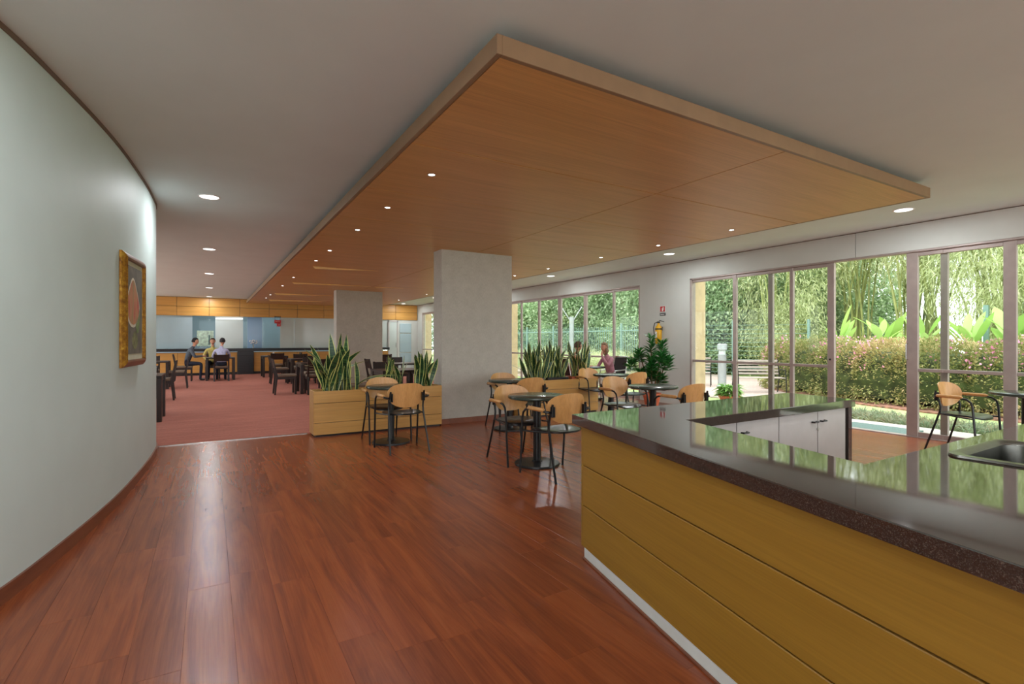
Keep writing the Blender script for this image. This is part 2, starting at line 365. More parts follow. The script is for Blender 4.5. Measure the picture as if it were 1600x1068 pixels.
# right (window) wall
wr = struct(MB().box(WX, WX+.16, 6.87, 8.24, 0, 2.56).build('wall_right', 'wall'))
for (y0, y1) in ((-5, -3.2), (14.2, 17.0), (21.75, 22.4)): MB().box(WX, WX+.16, y0, y1, 0, 2.56).build('pier', 'wall', wr)
for (y0, y1) in ((-5, -3.7), (-3.69, 3.835), (3.845, 11.355), (11.365, 18.9), (18.91, 22.4)): MB().box(WX, WX+.16, y0, y1, 2.56, CEIL-.012).build('header_panel', 'wall', wr)
struct(MB().box(WX+.02, WX+.16, -5, 22.4, CEIL-.012, CEIL).build('trim_2', 'shadowgap'))
def window(name, y0, y1, mull, rail=.92, sill=.0, openings=(), handles=()):
    """mull: list of (y, width, depth offset)"""
    w_ = struct(bpy.data.objects.new(name, None)); C.objects.link(w_); w_.location = (WX, (y0+y1)/2, 0)
    cy = (y0+y1)/2; T = 2.53
    def b(nm, ya, yb, za, zb, xa=.03, xb=.085, m='frame', bev=.004): return MB().box(xa, xb, ya-cy, yb-cy, za, zb, bev).build(nm, m, w_)
    b('jamb', y0, y0+.045, 0, 2.56, .0, .12); b('jamb', y1-.045, y1, 0, 2.56, .0, .12); b('head', y0, y1, 2.53, 2.56, .0, .12)
    b('sill_track', y0, y1, -.005, .012, .0, .12)
    mull = sorted(mull); ys = [y0+.045]+[m[0] for m in mull]+[y1-.045]
    for (y, wd, dx) in mull: b('stile', y-wd/2, y+wd/2, .01, 2.53, .02+dx, .075+dx)
    for a, c in zip(ys[:-1], ys[1:]):
        mid = (a+c)/2
        if any(o0 < mid < o1 for o0, o1 in openings): continue
        b('top_rail', a, c, 2.475, 2.53); b('mid_rail', a, c, rail-.022, rail+.022, .025, .08); b('bottom_rail', a, c, .01, .075)
        b('pane', a, c, .07, 2.48, .052, .058, 'glass', 0)
    for (y, z0, z1) in handles:
        g = MB().tube([(.02, y-cy, z0), (-.03, y-cy, z0+.01), (-.03, y-cy, z1-.01), (.02, y-cy, z1)], .008, 8).build('door_handle', 'chrome', w_, smooth=True)
    return w_
w1 = window('window_1', -3.2, 6.87, [(5.88, .075, 0), (5.21, .085, .04), (4.82, .06, 0), (4.20, .10, 0), (3.14, .13, 0), (2.80, .08, .04), (2.15, .12, 0), (1.1, .07, .04), (.1, .1, 0), (-1, .07, .04), (-2.1, .07, 0)], openings=[(3.2, 4.15)], handles=[(3.19, 1.06, 1.28)])
MB().lathe([(.012, -.01), (.016, 0), (.012, .012), (0, .014)], 12).build('lock_knob', 'black', w1, smooth=True, loc=(.01, 4.205-1.835, 1.03)).rotation_euler = (0, -PI/2, 0)
window('window_2', 8.24, 14.2, [(9.13, .06, 0), (10.22, .12, .02), (11.3, .15, 0), (12.35, .09, .02), (13.3, .06, 0)])
window('window_3', 17.0, 21.75, [(20.4, .06, 0), (19.2, .08, .02), (18.1, .08, 0)])
# exterior: the yellow rendered fins beside each window
for (y0, y1, x1) in ((6.93, 7.2, 8.82), (14.25, 14.5, 8.75), (21.8, 22.05, 8.75)):
    struct(MB().box(WX+.17, x1, y0, y1, -.1, 3.1).build('wall_right_fin', 'ochre'))

# far wall: wood band, glazing and dark ledge
FY = 22.3
wf = struct(MB().box(-4.1, WX, FY+.06, FY+.14, 2.24, CEIL).build('wall_far', 'dark'))
xs = [-3.1, -2.06, -1.03, .0, 1.02, 2.05, 3.1, 4.13, 5.16, 6.2, 7.22, 8.25]
xs = [-4.05]+xs
for a, c in zip(xs[:-1], xs[1:]):
    for (z0, z1) in ((2.24, 2.575), (2.585, 2.92)): MB().box(a+.006, c-.006, FY, FY+.06, z0, z1, .004).build('band_panel', 'band', wf)
lw = struct(MB().box(-4.1, 6.9, FY+.03, FY+.14, 0, .86).build('wall_far_base', 'dark'))
lx = [-4.05, -2.5, -1.0, .93]
for a, c in zip(lx[:-1], lx[1:]): MB().box(a+.005, c-.005, FY-.0, FY+.03, .10, .855, .003).build('wall_panel', 'band', lw)
lx = [1.50, 3.1, 4.7, 6.2, 6.88]
for a, c in zip(lx[:-1], lx[1:]): MB().box(a+.005, c-.005, FY-.0, FY+.03, .10, .855, .003).build('wall_panel', 'band', lw)
tag(MB().box(-4.05, 6.9, FY-.16, FY+.055, .90, 1.01, .006).build('ledge', 'dark'), 'long black ledge running below the far glass partition', 'ledge')
cb = thing('serving_cabinet', 'black cabinet set between the wood panels under the far ledge', 'cabinet', (1.215, FY-.06, 0))
MB().box(-.28, .28, -.05, .055, 0, .898, .004).build('body', 'dark', cb); 
for z0 in (.09, .3, .51, .72): MB().box(-.26, .26, -.06, -.05, z0, z0+.18, .003).build('drawer', 'dark', cb)
# glass partition panes
gp = thing('glass_partition', 'far glass partition of clear and frosted panes above the black ledge', 'partition', (1.5, FY+.06, 1.01))
gp['kind'] = 'structure'
for (a, c, m, nm) in ((-4.05, -.95, 'frostblue', 'frosted_pane'), (-.94, -.55, 'frostblue', 'frosted_pane'), (-.54, .19, 'blueglass', 'clear_pane'), (.20, 1.13, 'frost', 'frosted_pane'), (1.14, 1.27, 'blueglass', 'clear_pane'),
                   (1.28, 1.80, 'blueboard', 'blue_pane'), (1.81, 2.45, 'blueglass', 'clear_pane'), (2.46, 2.98, 'frost', 'frosted_pane'), (2.99, 4.9, 'frost', 'frosted_pane'), (4.91, 6.9, 'frost', 'frosted_pane')):
    MB().box(a-1.5, c-1.5, 0, .012, 0, 1.23).build(nm, m, gp)
# office behind the glazing
struct(MB().box(-4.1, 7, FY+2.6, FY+2.7, 0, CEIL).build('wall_office', 'frostblue'))
struct(MB().box(-4.1, 7, FY+.2, FY+2.6, -.1, -.01).build('floor.001', 'carpet'))
struct(MB().box(-4.1, 8.6, FY+.14, FY+2.7, CEIL, CEIL+.1).build('ceiling.001', 'ceil'))
tag(MB().box(.22, 1.12, FY+.0, FY+.058, 2.14, 2.175, .005).build('strip_light', 'tube'), 'lit white strip light along the top of the bright frosted pane', 'light')
pf = thing('wall_picture', 'pale green sketch of a figure under a tree seen through the far glass', 'picture', (-.13, FY+.04, 1.1))
MB().box(-.27, .27, 0, .014, 0, .58, .004).build('sheet', plain('pale_green_print', (176, 198, 180), .6, .2, 9), pf)
MB().tube([(.12, -.004, .05), (.13, -.004, .42)], .028, 6).build('figure', plain('print_ink', (84, 108, 106), .6, .2, 9), pf)
fv = thing('flower_vase', 'white flowers in a slim glass vase on the far black ledge', 'vase', (1.48, FY-.06, 1.01))
MB().lathe([(.035, 0), (.03, .02), (.02, .1), (.03, .16)], 12).build('vase', 'galv', fv, smooth=True)
fb = MB(); random.seed(3)
for k in range(26):
    a = random.uniform(0, 2*PI); r = random.uniform(.02, .15); z = .2+random.uniform(0, .13)-r*.3; px_, py_ = r*math.cos(a), r*.3*math.sin(a)
    fb.lathe([(.003, z), (.024, z+.012), (.012, z+.03), (0, z+.032)], 6, px_, py_)
fb.build('blossom', 'signwhite', fv)
for k in range(7):
    a = k*.9; MB().tube([(0, 0, .14), (.12*math.cos(a), .03*math.sin(a), .24)], .003, 5).build('stem', 'stem', fv)
ex = thing('exit_sign', 'small red sign with white lettering hanging on the far glazing', 'sign', (2.36, FY-.02, 2.0))
MB().box(-.12, .12, -.01, .01, 0, .13, .003).build('plate', 'red', ex); MB().box(-.1, -.09, -.003, .003, .13, .30).build('hanger', 'black', ex); MB().box(.09, .1, -.003, .003, .13, .30).build('hanger', 'black', ex); MB().box(-.12, .12, -.004, .022, .24, .27).build('hanger_plate', 'black', ex); MB().box(-.03, .11, -.01, .01, -.12, -.005, .003).build('arrow_plate', 'red', ex)
def text(s, size, m, parent, loc, rot, ext=.0015, align='CENTER'):
    cu = bpy.data.curves.new('txt', 'FONT'); cu.body = s; cu.size = size; cu.extrude = ext; cu.align_x = align; cu.align_y = 'CENTER'
    o = bpy.data.objects.new('tmp_text', cu); C.objects.link(o); cu.materials.append(M[m]); dg = bpy.context.evaluated_depsgraph_get()
    me = bpy.data.meshes.new_from_object(o.evaluated_get(dg)); bpy.data.objects.remove(o); o = bpy.data.objects.new('lettering', me); C.objects.link(o); o.parent = parent; o.location = loc; o.rotation_euler = rot; return o
text('SALIDA', .052, 'signwhite', ex, (0, -.012, .085), (PI/2, 0, 0)); text('→', .09, 'signwhite', ex, (.04, -.012, -.06), (PI/2, 0, 0))
for x in (-2, .5, 2.2, 4.6): area('office_fill_light', (x, FY+1.3, CEIL-.03), .3, 30, (.92, .97, 1))  # unseen fill lights without fixtures, added to brighten the office behind the panes
# right end of far wall: white door and gridded glass
struct(MB().box(6.9, WX, FY+.03, FY+.14, 0, 2.24).build('wall_far_end', 'wall'))
dr = bpy.data.objects.new('door_1', None); C.objects.link(dr); struct(dr); dr.location = (7.3, FY, 0)
MB().box(-.42, -.36, -.02, .03, 0, 2.2, .004).build('door_frame', 'white', dr); MB().box(-.02, .04, -.02, .03, 0, 2.2, .004).build('door_frame', 'white', dr); MB().box(-.42, .04, -.02, .03, 2.14, 2.2, .004).build('door_frame', 'white', dr)
MB().box(-.36, -.02, .0, .025, .01, 2.14).build('door_leaf', 'frost', dr); MB().tube([(-.07, -.04, 1.0), (-.07, -.04, 1.2)], .01, 8).build('door_handle', 'chrome', dr)
for z0 in (.3, .78, 1.2, 1.66): MB().box(.12, .66, -.0, .025, z0, z0+(.42 if z0 != .3 else .44), .004).build('pane', 'frostblue', dr)

# columns
def column(name, x0, x1, y0, y1):
    c = struct(MB().box(x0, x1, y0, y1, 0, CAN+.02, .006).build(name, 'column'))
    for (a, b_, d, e) in ((x0-.012, x1+.012, y0-.012, y0), (x0-.012, x0, y0, y1), (x1, x1+.012, y0, y1)): MB().box(a, b_, d, e, 0, .085, .002).build('baseboard', 'base_wood', c)
column('wall_column', 3.135, 4.43, 7.40, 7.72); column('wall_column', 3.11, 4.44, 14.95, 15.3)

# ------------------------------------------------------------------ canopy
cn = thing('ceiling_canopy', 'large suspended wood veneer canopy with thick pale edge and spotlights', 'ceiling canopy', (1.23, 2.2, CAN))
X0, X1, Y0, Y1 = 1.23, 6.22, 2.2, 22.0
MB().box(.04, X1-X0-.04, .04, Y1-Y0, .018, .095).build('backing', 'dark', cn)
for (a, b_, c, d) in ((0, .03, 0, Y1-Y0), (X1-X0-.03, X1-X0, 0, Y1-Y0), (.03, X1-X0-.03, 0, .03)): MB().box(a, b_, c, d, -.001, .1, .002).build('fascia', 'veneer_edge', cn)
ys = [2.2+.03, 3.53]+[3.53+1.245*k for k in range(1, 15)]+[21.99]
for j, (a, c) in enumerate(zip(ys[:-1], ys[1:])):
    for (xa, xb) in ((X0+.03, 3.75), (3.75, X1-.03)):
        g = .014 if j < 1 else .009; g1 = 0
        MB().box(xa-X0+.005, xb-X0-.005, a-Y0+(g1 if j else .0), c-Y0-g, 0, .018, .001).build('panel', 'veneer', cn)
for (y, xa, xb, h) in ((10.4, 1.72, 3.0, .045), (13.5, 1.75, 3.7, .04), (13.52, 3.8, 4.6, .02), (16.95, 1.7, 3.4, .05), (19.7, 1.8, 3.6, .05)):  # wedges whose pale colour stands in for window light on panel edges
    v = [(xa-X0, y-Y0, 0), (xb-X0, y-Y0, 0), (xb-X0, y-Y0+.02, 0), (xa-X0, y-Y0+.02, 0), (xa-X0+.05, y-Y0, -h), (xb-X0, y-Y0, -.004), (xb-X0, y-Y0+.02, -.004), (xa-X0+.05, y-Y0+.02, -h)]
    MB().add(v, [(0, 1, 2, 3), (7, 6, 5, 4), (4, 5, 1, 0), (5, 6, 2, 1), (6, 7, 3, 2), (7, 4, 0, 3)]).build('edge_strip', plain('window_lit_edge', (240, 200, 130), .4, .02) if y < 11 else bpy.data.materials['window_lit_edge'], cn)

# downlights
ring = MB().lathe([(.108, 0), (.112, -.004), (.104, -.008), (.094, -.006), (.092, 0)], 28).mesh('trim_ring', 'signwhite', True)
disc = MB().lathe([(.093, -.001), (.09, -.005), (.0, -.007)], 28).mesh('diffuser', 'lamp', True)
names = {0: 'beside the curved wall', 1: 'along the window wall'}
orl = ['nearest', 'second nearest', 'third', 'fourth', 'fifth', 'farthest']
for side, x, yy in ((0, 0, [6.58, 10.37, 14.18, 18.0, 21.7]), (1, 7.32, [2.86, 6.55, 10.34, 14.1, 17.9, 21.5])):
    for k, y in enumerate(yy):
        t = thing('ceiling_downlight', '%s round white downlight in the ceiling row %s' % (orl[k] if k < len(yy)-1 else 'farthest', names[side]), 'downlight', (x, y, CEIL), 0, 'round downlights in the white ceiling')
        obj('trim_ring', ring, t); obj('diffuser', disc, t); area('lamp', (0, 0, -.015), .17, DOWN_W, (.93, .97, 1), t)
# unseen downlights added as fill; some carry on the two visible rows
for x, y, ds in ((0, 2.6, 'above the viewer left of the canopy corner'), (0, -1.2, 'behind the viewer on the curved wall side'), (3.7, -1.2, 'added as fill behind the counter'), (3.7, .6, 'added as fill directly above the steel sink'), (7.32, -1, 'behind the viewer on the window side'), (-2.2, -3.4, 'added as fill farthest back at the curved wall'), (3.7, -3.6, 'added as fill farthest back in the middle')):
    t = thing('ceiling_downlight', 'round white downlight '+ds, 'downlight', (x, y, CEIL), 0, 'downlights behind the viewpoint')
    obj('trim_ring', ring, t); obj('diffuser', disc, t); area('lamp', (0, 0, -.015), .17, DOWN_W, (.93, .97, 1), t)
sring = MB().lathe([(.036, 0), (.038, -.003), (.03, -.004), (.028, 0)], 16).mesh('bezel', 'chrome', True)
sdisc = MB().lathe([(.028, -.001), (.02, -.004), (0, -.005)], 16).mesh('lens', 'ledlamp', True)
for side, x, yy in ((0, 1.65, [4.11, 5.37, 6.66, 8.42, 9.63, 12.47, 14.49, 17.58, 18.97]), (1, 5.82, [4.17, 5.42, 6.72, 8.31, 9.6, 12.4, 14.9, 17.6, 20.0])):
    for k, y in enumerate(yy):
        t = thing('canopy_spotlight', '%s spotlight from the near end along the %s edge of the wood canopy' % (['first', 'second', 'third', 'fourth', 'fifth', 'sixth', 'seventh', 'eighth', 'ninth'][k], 'left' if side == 0 else 'window side'), 'spotlight', (x, y, CAN), 0, 'small spotlights in the wood canopy')
        obj('bezel', sring, t); obj('lens', sdisc, t); area('lamp', (0, 0, -.012), .05, SPOT_W, (.95, .97, 1), t, 2.2)

# ------------------------------------------------------------------ service counter
GT, GB = .87, .813
P_out = [(1.93, 2.50), (1.42, .35), (1.16, -.75), (1.74, -.75), (1.965, .25), (5.2, .25), (5.2, .94), (2.09, .94), (2.36, 1.985), (4.31, 2.0), (4.345, 2.56)]
def smoothhole(x0, x1, y0, y1, r, n=5):
    out = []
    for cx, cy, a0 in ((x1-r, y1-r, 0), (x0+r, y1-r, PI/2), (x0+r, y0+r, PI), (x1-r, y0+r, 1.5*PI)):
        for k in range(n+1): a = a0+PI/2*k/n; out.append((cx+r*math.cos(a), cy+r*math.sin(a)))
    return out
HOLE = smoothhole(2.56, 3.06, .41, .81, .07)
bm = bmesh.new()
def loop(pts, z):
    vs = [bm.verts.new((x, y, z)) for x, y in pts]; return vs, [bm.edges.new((vs[i], vs[(i+1) % len(vs)])) for i in range(len(vs))]
rings = []
for z in (GT, GB):
    a, ea = loop(P_out, z); h, eh = loop(HOLE, z); bmesh.ops.triangle_fill(bm, use_beauty=True, use_dissolve=False, edges=ea+eh); rings.append((a, h))
for q in (0, 1):
    A_, B_ = rings[0][q], rings[1][q]; n = len(A_)
    for i in range(n): bm.faces.new((A_[i], A_[(i+1) % n], B_[(i+1) % n], B_[i]))
bmesh.ops.recalc_face_normals(bm, faces=bm.faces)
me = bpy.data.meshes.new('worktop'); bm.to_mesh(me); bm.free(); me.materials.append(M['granite'])
wt = tag(obj('worktop', me), 'polished brown black granite worktop wrapping the service counter', 'worktop')
bv = wt.modifiers.new('bevel', 'BEVEL'); bv.width = .003; bv.segments = 2; bv.limit_method = 'ANGLE'; bv.angle_limit = .9
# near arm cabinet
uA = Vector((1.93-1.42, 2.50-.35)).normalized(); nA = Vector((-uA.y, uA.x))   # nA points to the public side
base0 = Vector((1.93, 2.50))-uA*.05-nA*.045
ct = thing('counter_unit', 'service counter front clad in three long golden wood panels', 'counter', (base0.x, base0.y, 0), math.atan2(-uA.y, -uA.x))
# local x runs along the counter towards the viewer, local y points away from the public side
L = 3.2
sg = -1 if (Matrix.Rotation(math.atan2(-uA.y, -uA.x), 2) @ Vector((0, 1))).dot(nA) > 0 else 1
def cbx(nm, xa, xb, ya, yb, za, zb, m, bev=.002): return MB().box(xa, xb, sg*ya, sg*yb, za, zb, bev).build(nm, m, ct)
cbx('carcass', .01, L, .02, .46, .0, GB-.001, 'white', 0)
for za, zb in ((.070, .318), (.324, .562), (.568, GB-.003)): cbx('front_panel', 0, L, 0, .02, za, zb, 'panel', .003)
cbx('kickplate', .02, L, .005, .02, .006, .066, 'kick'); cbx('quarter_trim', .02, L, -.006, .005, 0.0, .012, 'base_wood')
cbx('end_panel', -.012, .01, .0, .46, .07, GB-.003, 'panel')
# far arm cabinet with white doors
fc = thing('base_cabinet', 'white base cabinet with small handled doors inside the counter', 'cabinet', (3.3, 2.25, 0))
MB().box(-.93, .93, -.2, .26, .08, GB-.002).build('body', 'white', fc); MB().box(-.93, .93, -.17, .24, 0, .08).build('plinth', 'dark', fc)
MB().box(.945, 1.0, -.23, .27, 0, GB-.001, .003).build('end_panel', 'granite', fc)
for xa, xb, hx in ((2.40, 2.88, 2.96), (2.89, 3.34, None), (3.35, 3.825, 3.775), (3.835, 4.22, 3.885)):
    d = MB().box(xa-3.3, xb-3.3, -.22, -.2, .09, GB-.006, .002).build('door', 'white', fc)
    if xa == 2.89: hx = 2.955
    if hx and xa > 2.5: MB().tube([(hx-3.3-.028, -.222, .735), (hx-3.3-.025, -.242, .735), (hx-3.3+.025, -.242, .735), (hx-3.3+.028, -.222, .735)], .006, 8).build('handle', 'black', d, smooth=True)
MB().lathe([(.009, 0), (.009, .008), (0, .009)], 10).build('lock', 'chrome', fc, loc=(.52, -.222, .68)).rotation_euler = (PI/2, 0, 0)
# side cabinet below the sink arm
sc_ = thing('sink_cabinet', 'white cabinet carrying the sink arm of the counter', 'cabinet', (3.6, .6, 0))
MB().box(-1.4, 1.58, -.3, .29, .08, .6).build('body', 'white', sc_); MB().box(-1.4, 1.58, -.26, .25, 0, .08).build('plinth', 'dark', sc_); MB().box(-1.4, 1.58, .25, .29, .6, GB-.001).build('apron', 'white', sc_)
# sink
sk = thing('steel_sink', 'rectangular stainless steel sink set into the granite worktop', 'sink', (2.81, .61, GT))
def rr(x0, x1, y0, y1, r): return smoothhole(x0-2.81, x1-2.81, y0-.61, y1-.61, r, 5)
loops = [(rr(2.515, 3.105, .365, .85, .055), .001), (rr(2.518, 3.102, .368, .847, .055), .009), (rr(2.545, 3.075, .395, .825, .065), .010), (rr(2.565, 3.055, .415, .805, .065), -.004), (rr(2.575, 3.045, .425, .795, .07), -.15), (rr(2.61, 3.01, .46, .76, .06), -.175)]
v = []; f = []
for pts, z in loops: v += [(x, y, z) for x, y in pts]
n = len(loops[0][0])
for i in range(len(loops)-1):
    for k in range(n): f.append((i*n+k, i*n+(k+1) % n, (i+1)*n+(k+1) % n, (i+1)*n+k))
f.append(tuple(range((len(loops)-1)*n, len(loops)*n)))
MB().add(v, f).build('bowl', 'sink', sk, smooth=True)
MB().lathe([(.04, -.174), (.04, -.171), (.03, -.170), (.02, -.173), (0, -.173)], 20).build('drain', 'chrome', sk, smooth=True)

# ------------------------------------------------------------------ painting on the curved wall
pa, pb = Vector((-.632, 5.2)), Vector((-.560, 5.95)); pd = (pb-pa); W_ = pd.length; ang = math.atan2(pd.y, pd.x)
pt = thing('framed_painting', 'gilt framed painting of a red fruit slice on the curved wall', 'painting', ((pa.x+pb.x)/2, (pa.y+pb.y)/2, 1.1), ang)
HW, HH = W_/2, .97   # local x along wall, local -y towards the room
def fr(nm, pts, m): return MB().add(*pts).build(nm, m, pt)
gold = (lambda n: (n.base(n.ramp(n.noise(n.coord(), 22, 5, .7), [(.3, (110, 66, 24)), (.52, (170, 118, 36)), (.72, (216, 174, 70))])), n.set(Roughness=.35, Metallic=.55), n.bump(n.noise(n.coord(), 60, 4), .6, .01), n.m)[-1])(N('worn_gilt'))
def member(nm, a, b, inward, m):
    # bevelled frame member from corner a to corner b, mitred
    a = Vector(a); b = Vector(b); u = (b-a).normalized(); i_ = Vector(inward); w0 = .06
    prof = [(0, 0), (0, .018), (.022, .038), (.045, .05), (w0, .046), (w0, 0)]
    v = []
    for p_, s_ in ((a, 1), (b, -1)):
        for (t_, h_) in prof: q = p_+i_*t_+u*s_*t_; v.append((q.x, -h_, q.y))
    n_ = len(prof); f_ = [(k, (k+1) % n_, n_+(k+1) % n_, n_+k) for k in range(n_)]+[tuple(range(n_-1, -1, -1)), tuple(range(n_, 2*n_))]
    o_ = MB().add(v, f_).build(nm, m, pt)
    bm = bmesh.new(); bm.from_mesh(o_.data); bmesh.ops.recalc_face_normals(bm, faces=bm.faces); bm.to_mesh(o_.data); bm.free()
member('frame_side', (-HW, 0), (-HW, HH), (1, 0), gold); member('frame_side', (HW, 0), (HW, HH), (-1, 0), gold)
dk = plain('walnut_frame_edge', (120, 76, 54), .4, .1)
member('frame_bottom', (-HW, 0), (HW, 0), (0, 1), dk); member('frame_top', (-HW, HH), (HW, HH), (0, -1), dk)
MB().box(-HW+.055, HW-.055, -.022, -.0, .055, HH-.055).build('liner', plain('cream_liner', (200, 196, 172), .7, .04), pt)
MB().box(-HW+.09, HW-.09, -.026, -.022, .11, HH-.10).build('canvas', plain('grey_brown_canvas', (104, 98, 88), .8, .18, 7), pt)
def blob(nm, cx, cz, rx, rz, m, y, tip=0, n=28):
    pts = []
    for k in range(n):
        a = 2*PI*k/n; s_, c_ = math.sin(a), math.cos(a); z = cz+rz*s_*(1+tip*max(0, s_)**4); pts.append((cx+rx*c_*(1-.25*max(0, s_)), y, z))
    v = pts+[(x, y+.0015, z) for x, _, z in pts]
    MB().add(v, [tuple(range(n)), tuple(range(2*n-1, n-1, -1))]+[(i, n+i, n+(i+1) % n, (i+1) % n) for i in range(n)]).build(nm, m, pt)
blob('painted_rind', -.05, .53, .235, .19, plain('painted_rind', (206, 196, 178), .8, .1, 20), -.0275, .3)
blob('painted_flesh', -.05, .535, .21, .17, (lambda n: (n.base(n.ramp(n.noise(n.coord((6, 1, 1.5)), 2, 4), [(.3, (176, 72, 66)), (.5, (186, 128, 92)), (.7, (120, 128, 84))])), n.set(Roughness=.8), n.m)[-1])(N('painted_flesh')), -.029, .3)
blob('painted_leaf', .11, .44, .08, .15, plain('painted_green', (112, 128, 82), .8, .25, 14), -.0275)
blob('painted_glass', .02, .23, .10, .08, plain('painted_olive', (112, 112, 76), .8, .25, 14), -.0275)

# ------------------------------------------------------------------ cafe chairs and round tables
def cafe_chair():
    t = thing('cafe_armchair', 'x', 'chair', (0, 0, 0), 0, 'black tube cafe armchairs with oval wood backs')
    R_ = .0115
    for s in (-1, 1):
        p = [(s*.24, -.265, 0), (s*.222, -.175, .30), (s*.214, -.125, .47), (s*.212, -.118, .53), (s*.210, -.135, .60), (s*.206, -.175, .72)]
        MB().tube(p, R_, 8).build('rear_leg', 'black', t, smooth=True)
        q = [(s*.212, -.15, .645), (s*.25, -.16, .65), (s*.272, -.145, .655), (s*.276, -.05, .66), (s*.276, .10, .66), (s*.276, .165, .648), (s*.277, .205, .615), (s*.277, .222, .56), (s*.276, .24, .30), (s*.275, .265, 0)]
        MB().tube(q, R_, 8).build('front_leg', 'black', t, smooth=True)
        MB().tube([(s*.276, -.13, .668), (s*.276, -.115, .668), (s*.276, .10, .668), (s*.276, .125, .664)], [.012, .02, .02, .013], 10).build('armrest', 'beech', t, smooth=True)
        MB().tube([(s*.216, -.13, .452), (s*.22, 0, .438), (s*.25, .15, .43), (s*.276, .236, .432)], .009, 8).build('seat_rail', 'black', t, smooth=True)
        for k in (-1, 1): MB().box(s*.198-.006+k*.011, s*.198+.006+k*.011, -.185, -.145, .60, .70, .003).build('bracket', 'black', t)
    # seat shell
    v = []; f = []; nr, na = 7, 32
    def sp(a, e=3.0): c, s = math.cos(a), math.sin(a); return (abs(c)**(2/e)*(1 if c >= 0 else -1), abs(s)**(2/e)*(1 if s >= 0 else -1))
    def st(x, y): return .462-.018*math.exp(-((x/.13)**2+((y+.03)/.13)**2))-.9*max(0, y-.13)**1.6*1.0
    for side in (0, 1):
        for i in range(nr+1):
            r = i/nr
            for k in range(na):
                cx, cy = sp(2*PI*k/na); x = .225*r*cx*(1-.12*(-cy > 0)*abs(cy)); y = .03+.225*r*cy
                v.append((x, y, st(x, y)-(0 if side == 0 else .016)-(.004*(r > .99))))
    for side in (0, 1):
        o = side*(nr+1)*na
        for i in range(nr):
            for k in range(na):
                q = (o+i*na+k, o+i*na+(k+1) % na, o+(i+1)*na+(k+1) % na, o+(i+1)*na+k); f.append(q if side else q[::-1])
    o = (nr+1)*na
    for k in range(na): f.append((nr*na+k, nr*na+(k+1) % na, o+nr*na+(k+1) % na, o+nr*na+k))
    MB().add(v, f).build('seat', 'blackseat', t, smooth=True)
    # back: bent ply
    v = []; f = []; na = 36; nr = 6; zc = .672
    for side in (0, 1):
        for i in range(nr+1):
            r = i/nr
            for k in range(na):
                cx, cz = sp(2*PI*k/na, 2.7)
                wd = .232*(1 if cz > 0 else 1-.20*abs(cz)); x = wd*r*cx; z = zc+.146*r*cz
                y = -.178+.075*(x/.232)**2-.17*(z-zc)+(.0 if side == 0 else -.011)
                v.append((x, y, z))
    for side in (0, 1):
        o = side*(nr+1)*na
        for i in range(nr):
            for k in range(na):
                q = (o+i*na+k, o+i*na+(k+1) % na, o+(i+1)*na+(k+1) % na, o+(i+1)*na+k); f.append(q[::-1] if side else q)
    o = (nr+1)*na
    for k in range(na): f.append((nr*na+k, o+nr*na+k, o+nr*na+(k+1) % na, nr*na+(k+1) % na))
    MB().add(v, f).build('backrest', 'beech', t, smooth=True)
    index_kids(t); return t
ch0 = cafe_chair()
spots = [((2.97, 4.07), .05, 'wood backed cafe armchair nearest the granite counter corner, its back to the viewer'),
 ((2.95, 4.815), PI, 'wood backed cafe armchair facing the viewer across the frontmost round table'),
 ((2.03, 5.985), 0, 'wood backed cafe armchair seen from behind in front of the left wooden planter'),
 ((2.03, 6.72), PI, 'cafe armchair squeezed between the round table and the left wooden planter'),
 ((3.82, 6.0), 0, 'cafe armchair seen from behind at the middle table, just behind the frontmost table'),
 ((3.95, 6.74), PI, 'cafe armchair facing the viewer beside the grey column base'),
 ((4.88, 5.22), PI, 'pale backed cafe armchair facing the viewer at the table beyond the counter edge'),
 ((4.93, 4.18), 0, 'cafe armchair seen from behind beyond the counter, right of the tall potted plant'),
 ((5.98, 7.14), PI, 'cafe armchair beside the right end of the second planter, facing the viewer'),
 ((5.95, 6.12), 0, 'cafe armchair seen from behind at the farthest round table, in front of the potted plant'),
 ((7.72, 2.42), PI-.12, 'lone cafe armchair by the sliding glass door at right')]
for i, (p, r, l) in enumerate(spots):
    if i == 0: ch0.location = (p[0], p[1], 0); ch0.rotation_euler = (0, 0, r); ch0['label'] = l
    else: dup(ch0, (p[0], p[1], 0), r, l)
def cafe_table():
    t = thing('round_table', 'x', 'table', (0, 0, 0), 0, 'small round pedestal cafe tables')
    MB().lathe([(.0, .706), (.30, .706), (.312, .712), (.315, .722), (.312, .736), (.306, .740), (0, .740)], 48).build('tabletop', 'tabletop', t, smooth=True)
    MB().lathe([(.042, .012), (.042, .69), (.05, .70), (.05, .706)], 20).build('pedestal', 'black', t, smooth=True)
    MB().lathe([(.24, 0), (.242, .012), (.236, .024), (.15, .028), (.06, .034), (.045, .05)], 40).build('base', 'black', t, smooth=True)
    for k in range(4): MB().box(.03, .2, -.015, .015, .69, .706, .002, M4=Matrix.Rotation(k*PI/2, 4, 'Z')).build('top_bracket', 'black', t)
    index_kids(t); return t
tb0 = cafe_table()
for i, (x, y, l) in enumerate([(3.02, 4.52, 'frontmost round pedestal table, dark green top, beside the counter corner'), (2.03, 6.45, 'round pedestal table in front of the left wooden planter'), (3.85, 6.5, 'round pedestal table next to the near grey column'),
    (4.94, 4.69, 'round pedestal table just beyond the counter, below the fire extinguisher'), (5.98, 6.64, 'farthest round pedestal table, by the right end of the second planter'), (7.86, 1.9, 'round pedestal table cut by the right picture edge beside the glass door')]):
    if i == 0: tb0.location = (x, y, 0); tb0['label'] = l
    else: dup(tb0, (x, y, 0), 0, l)

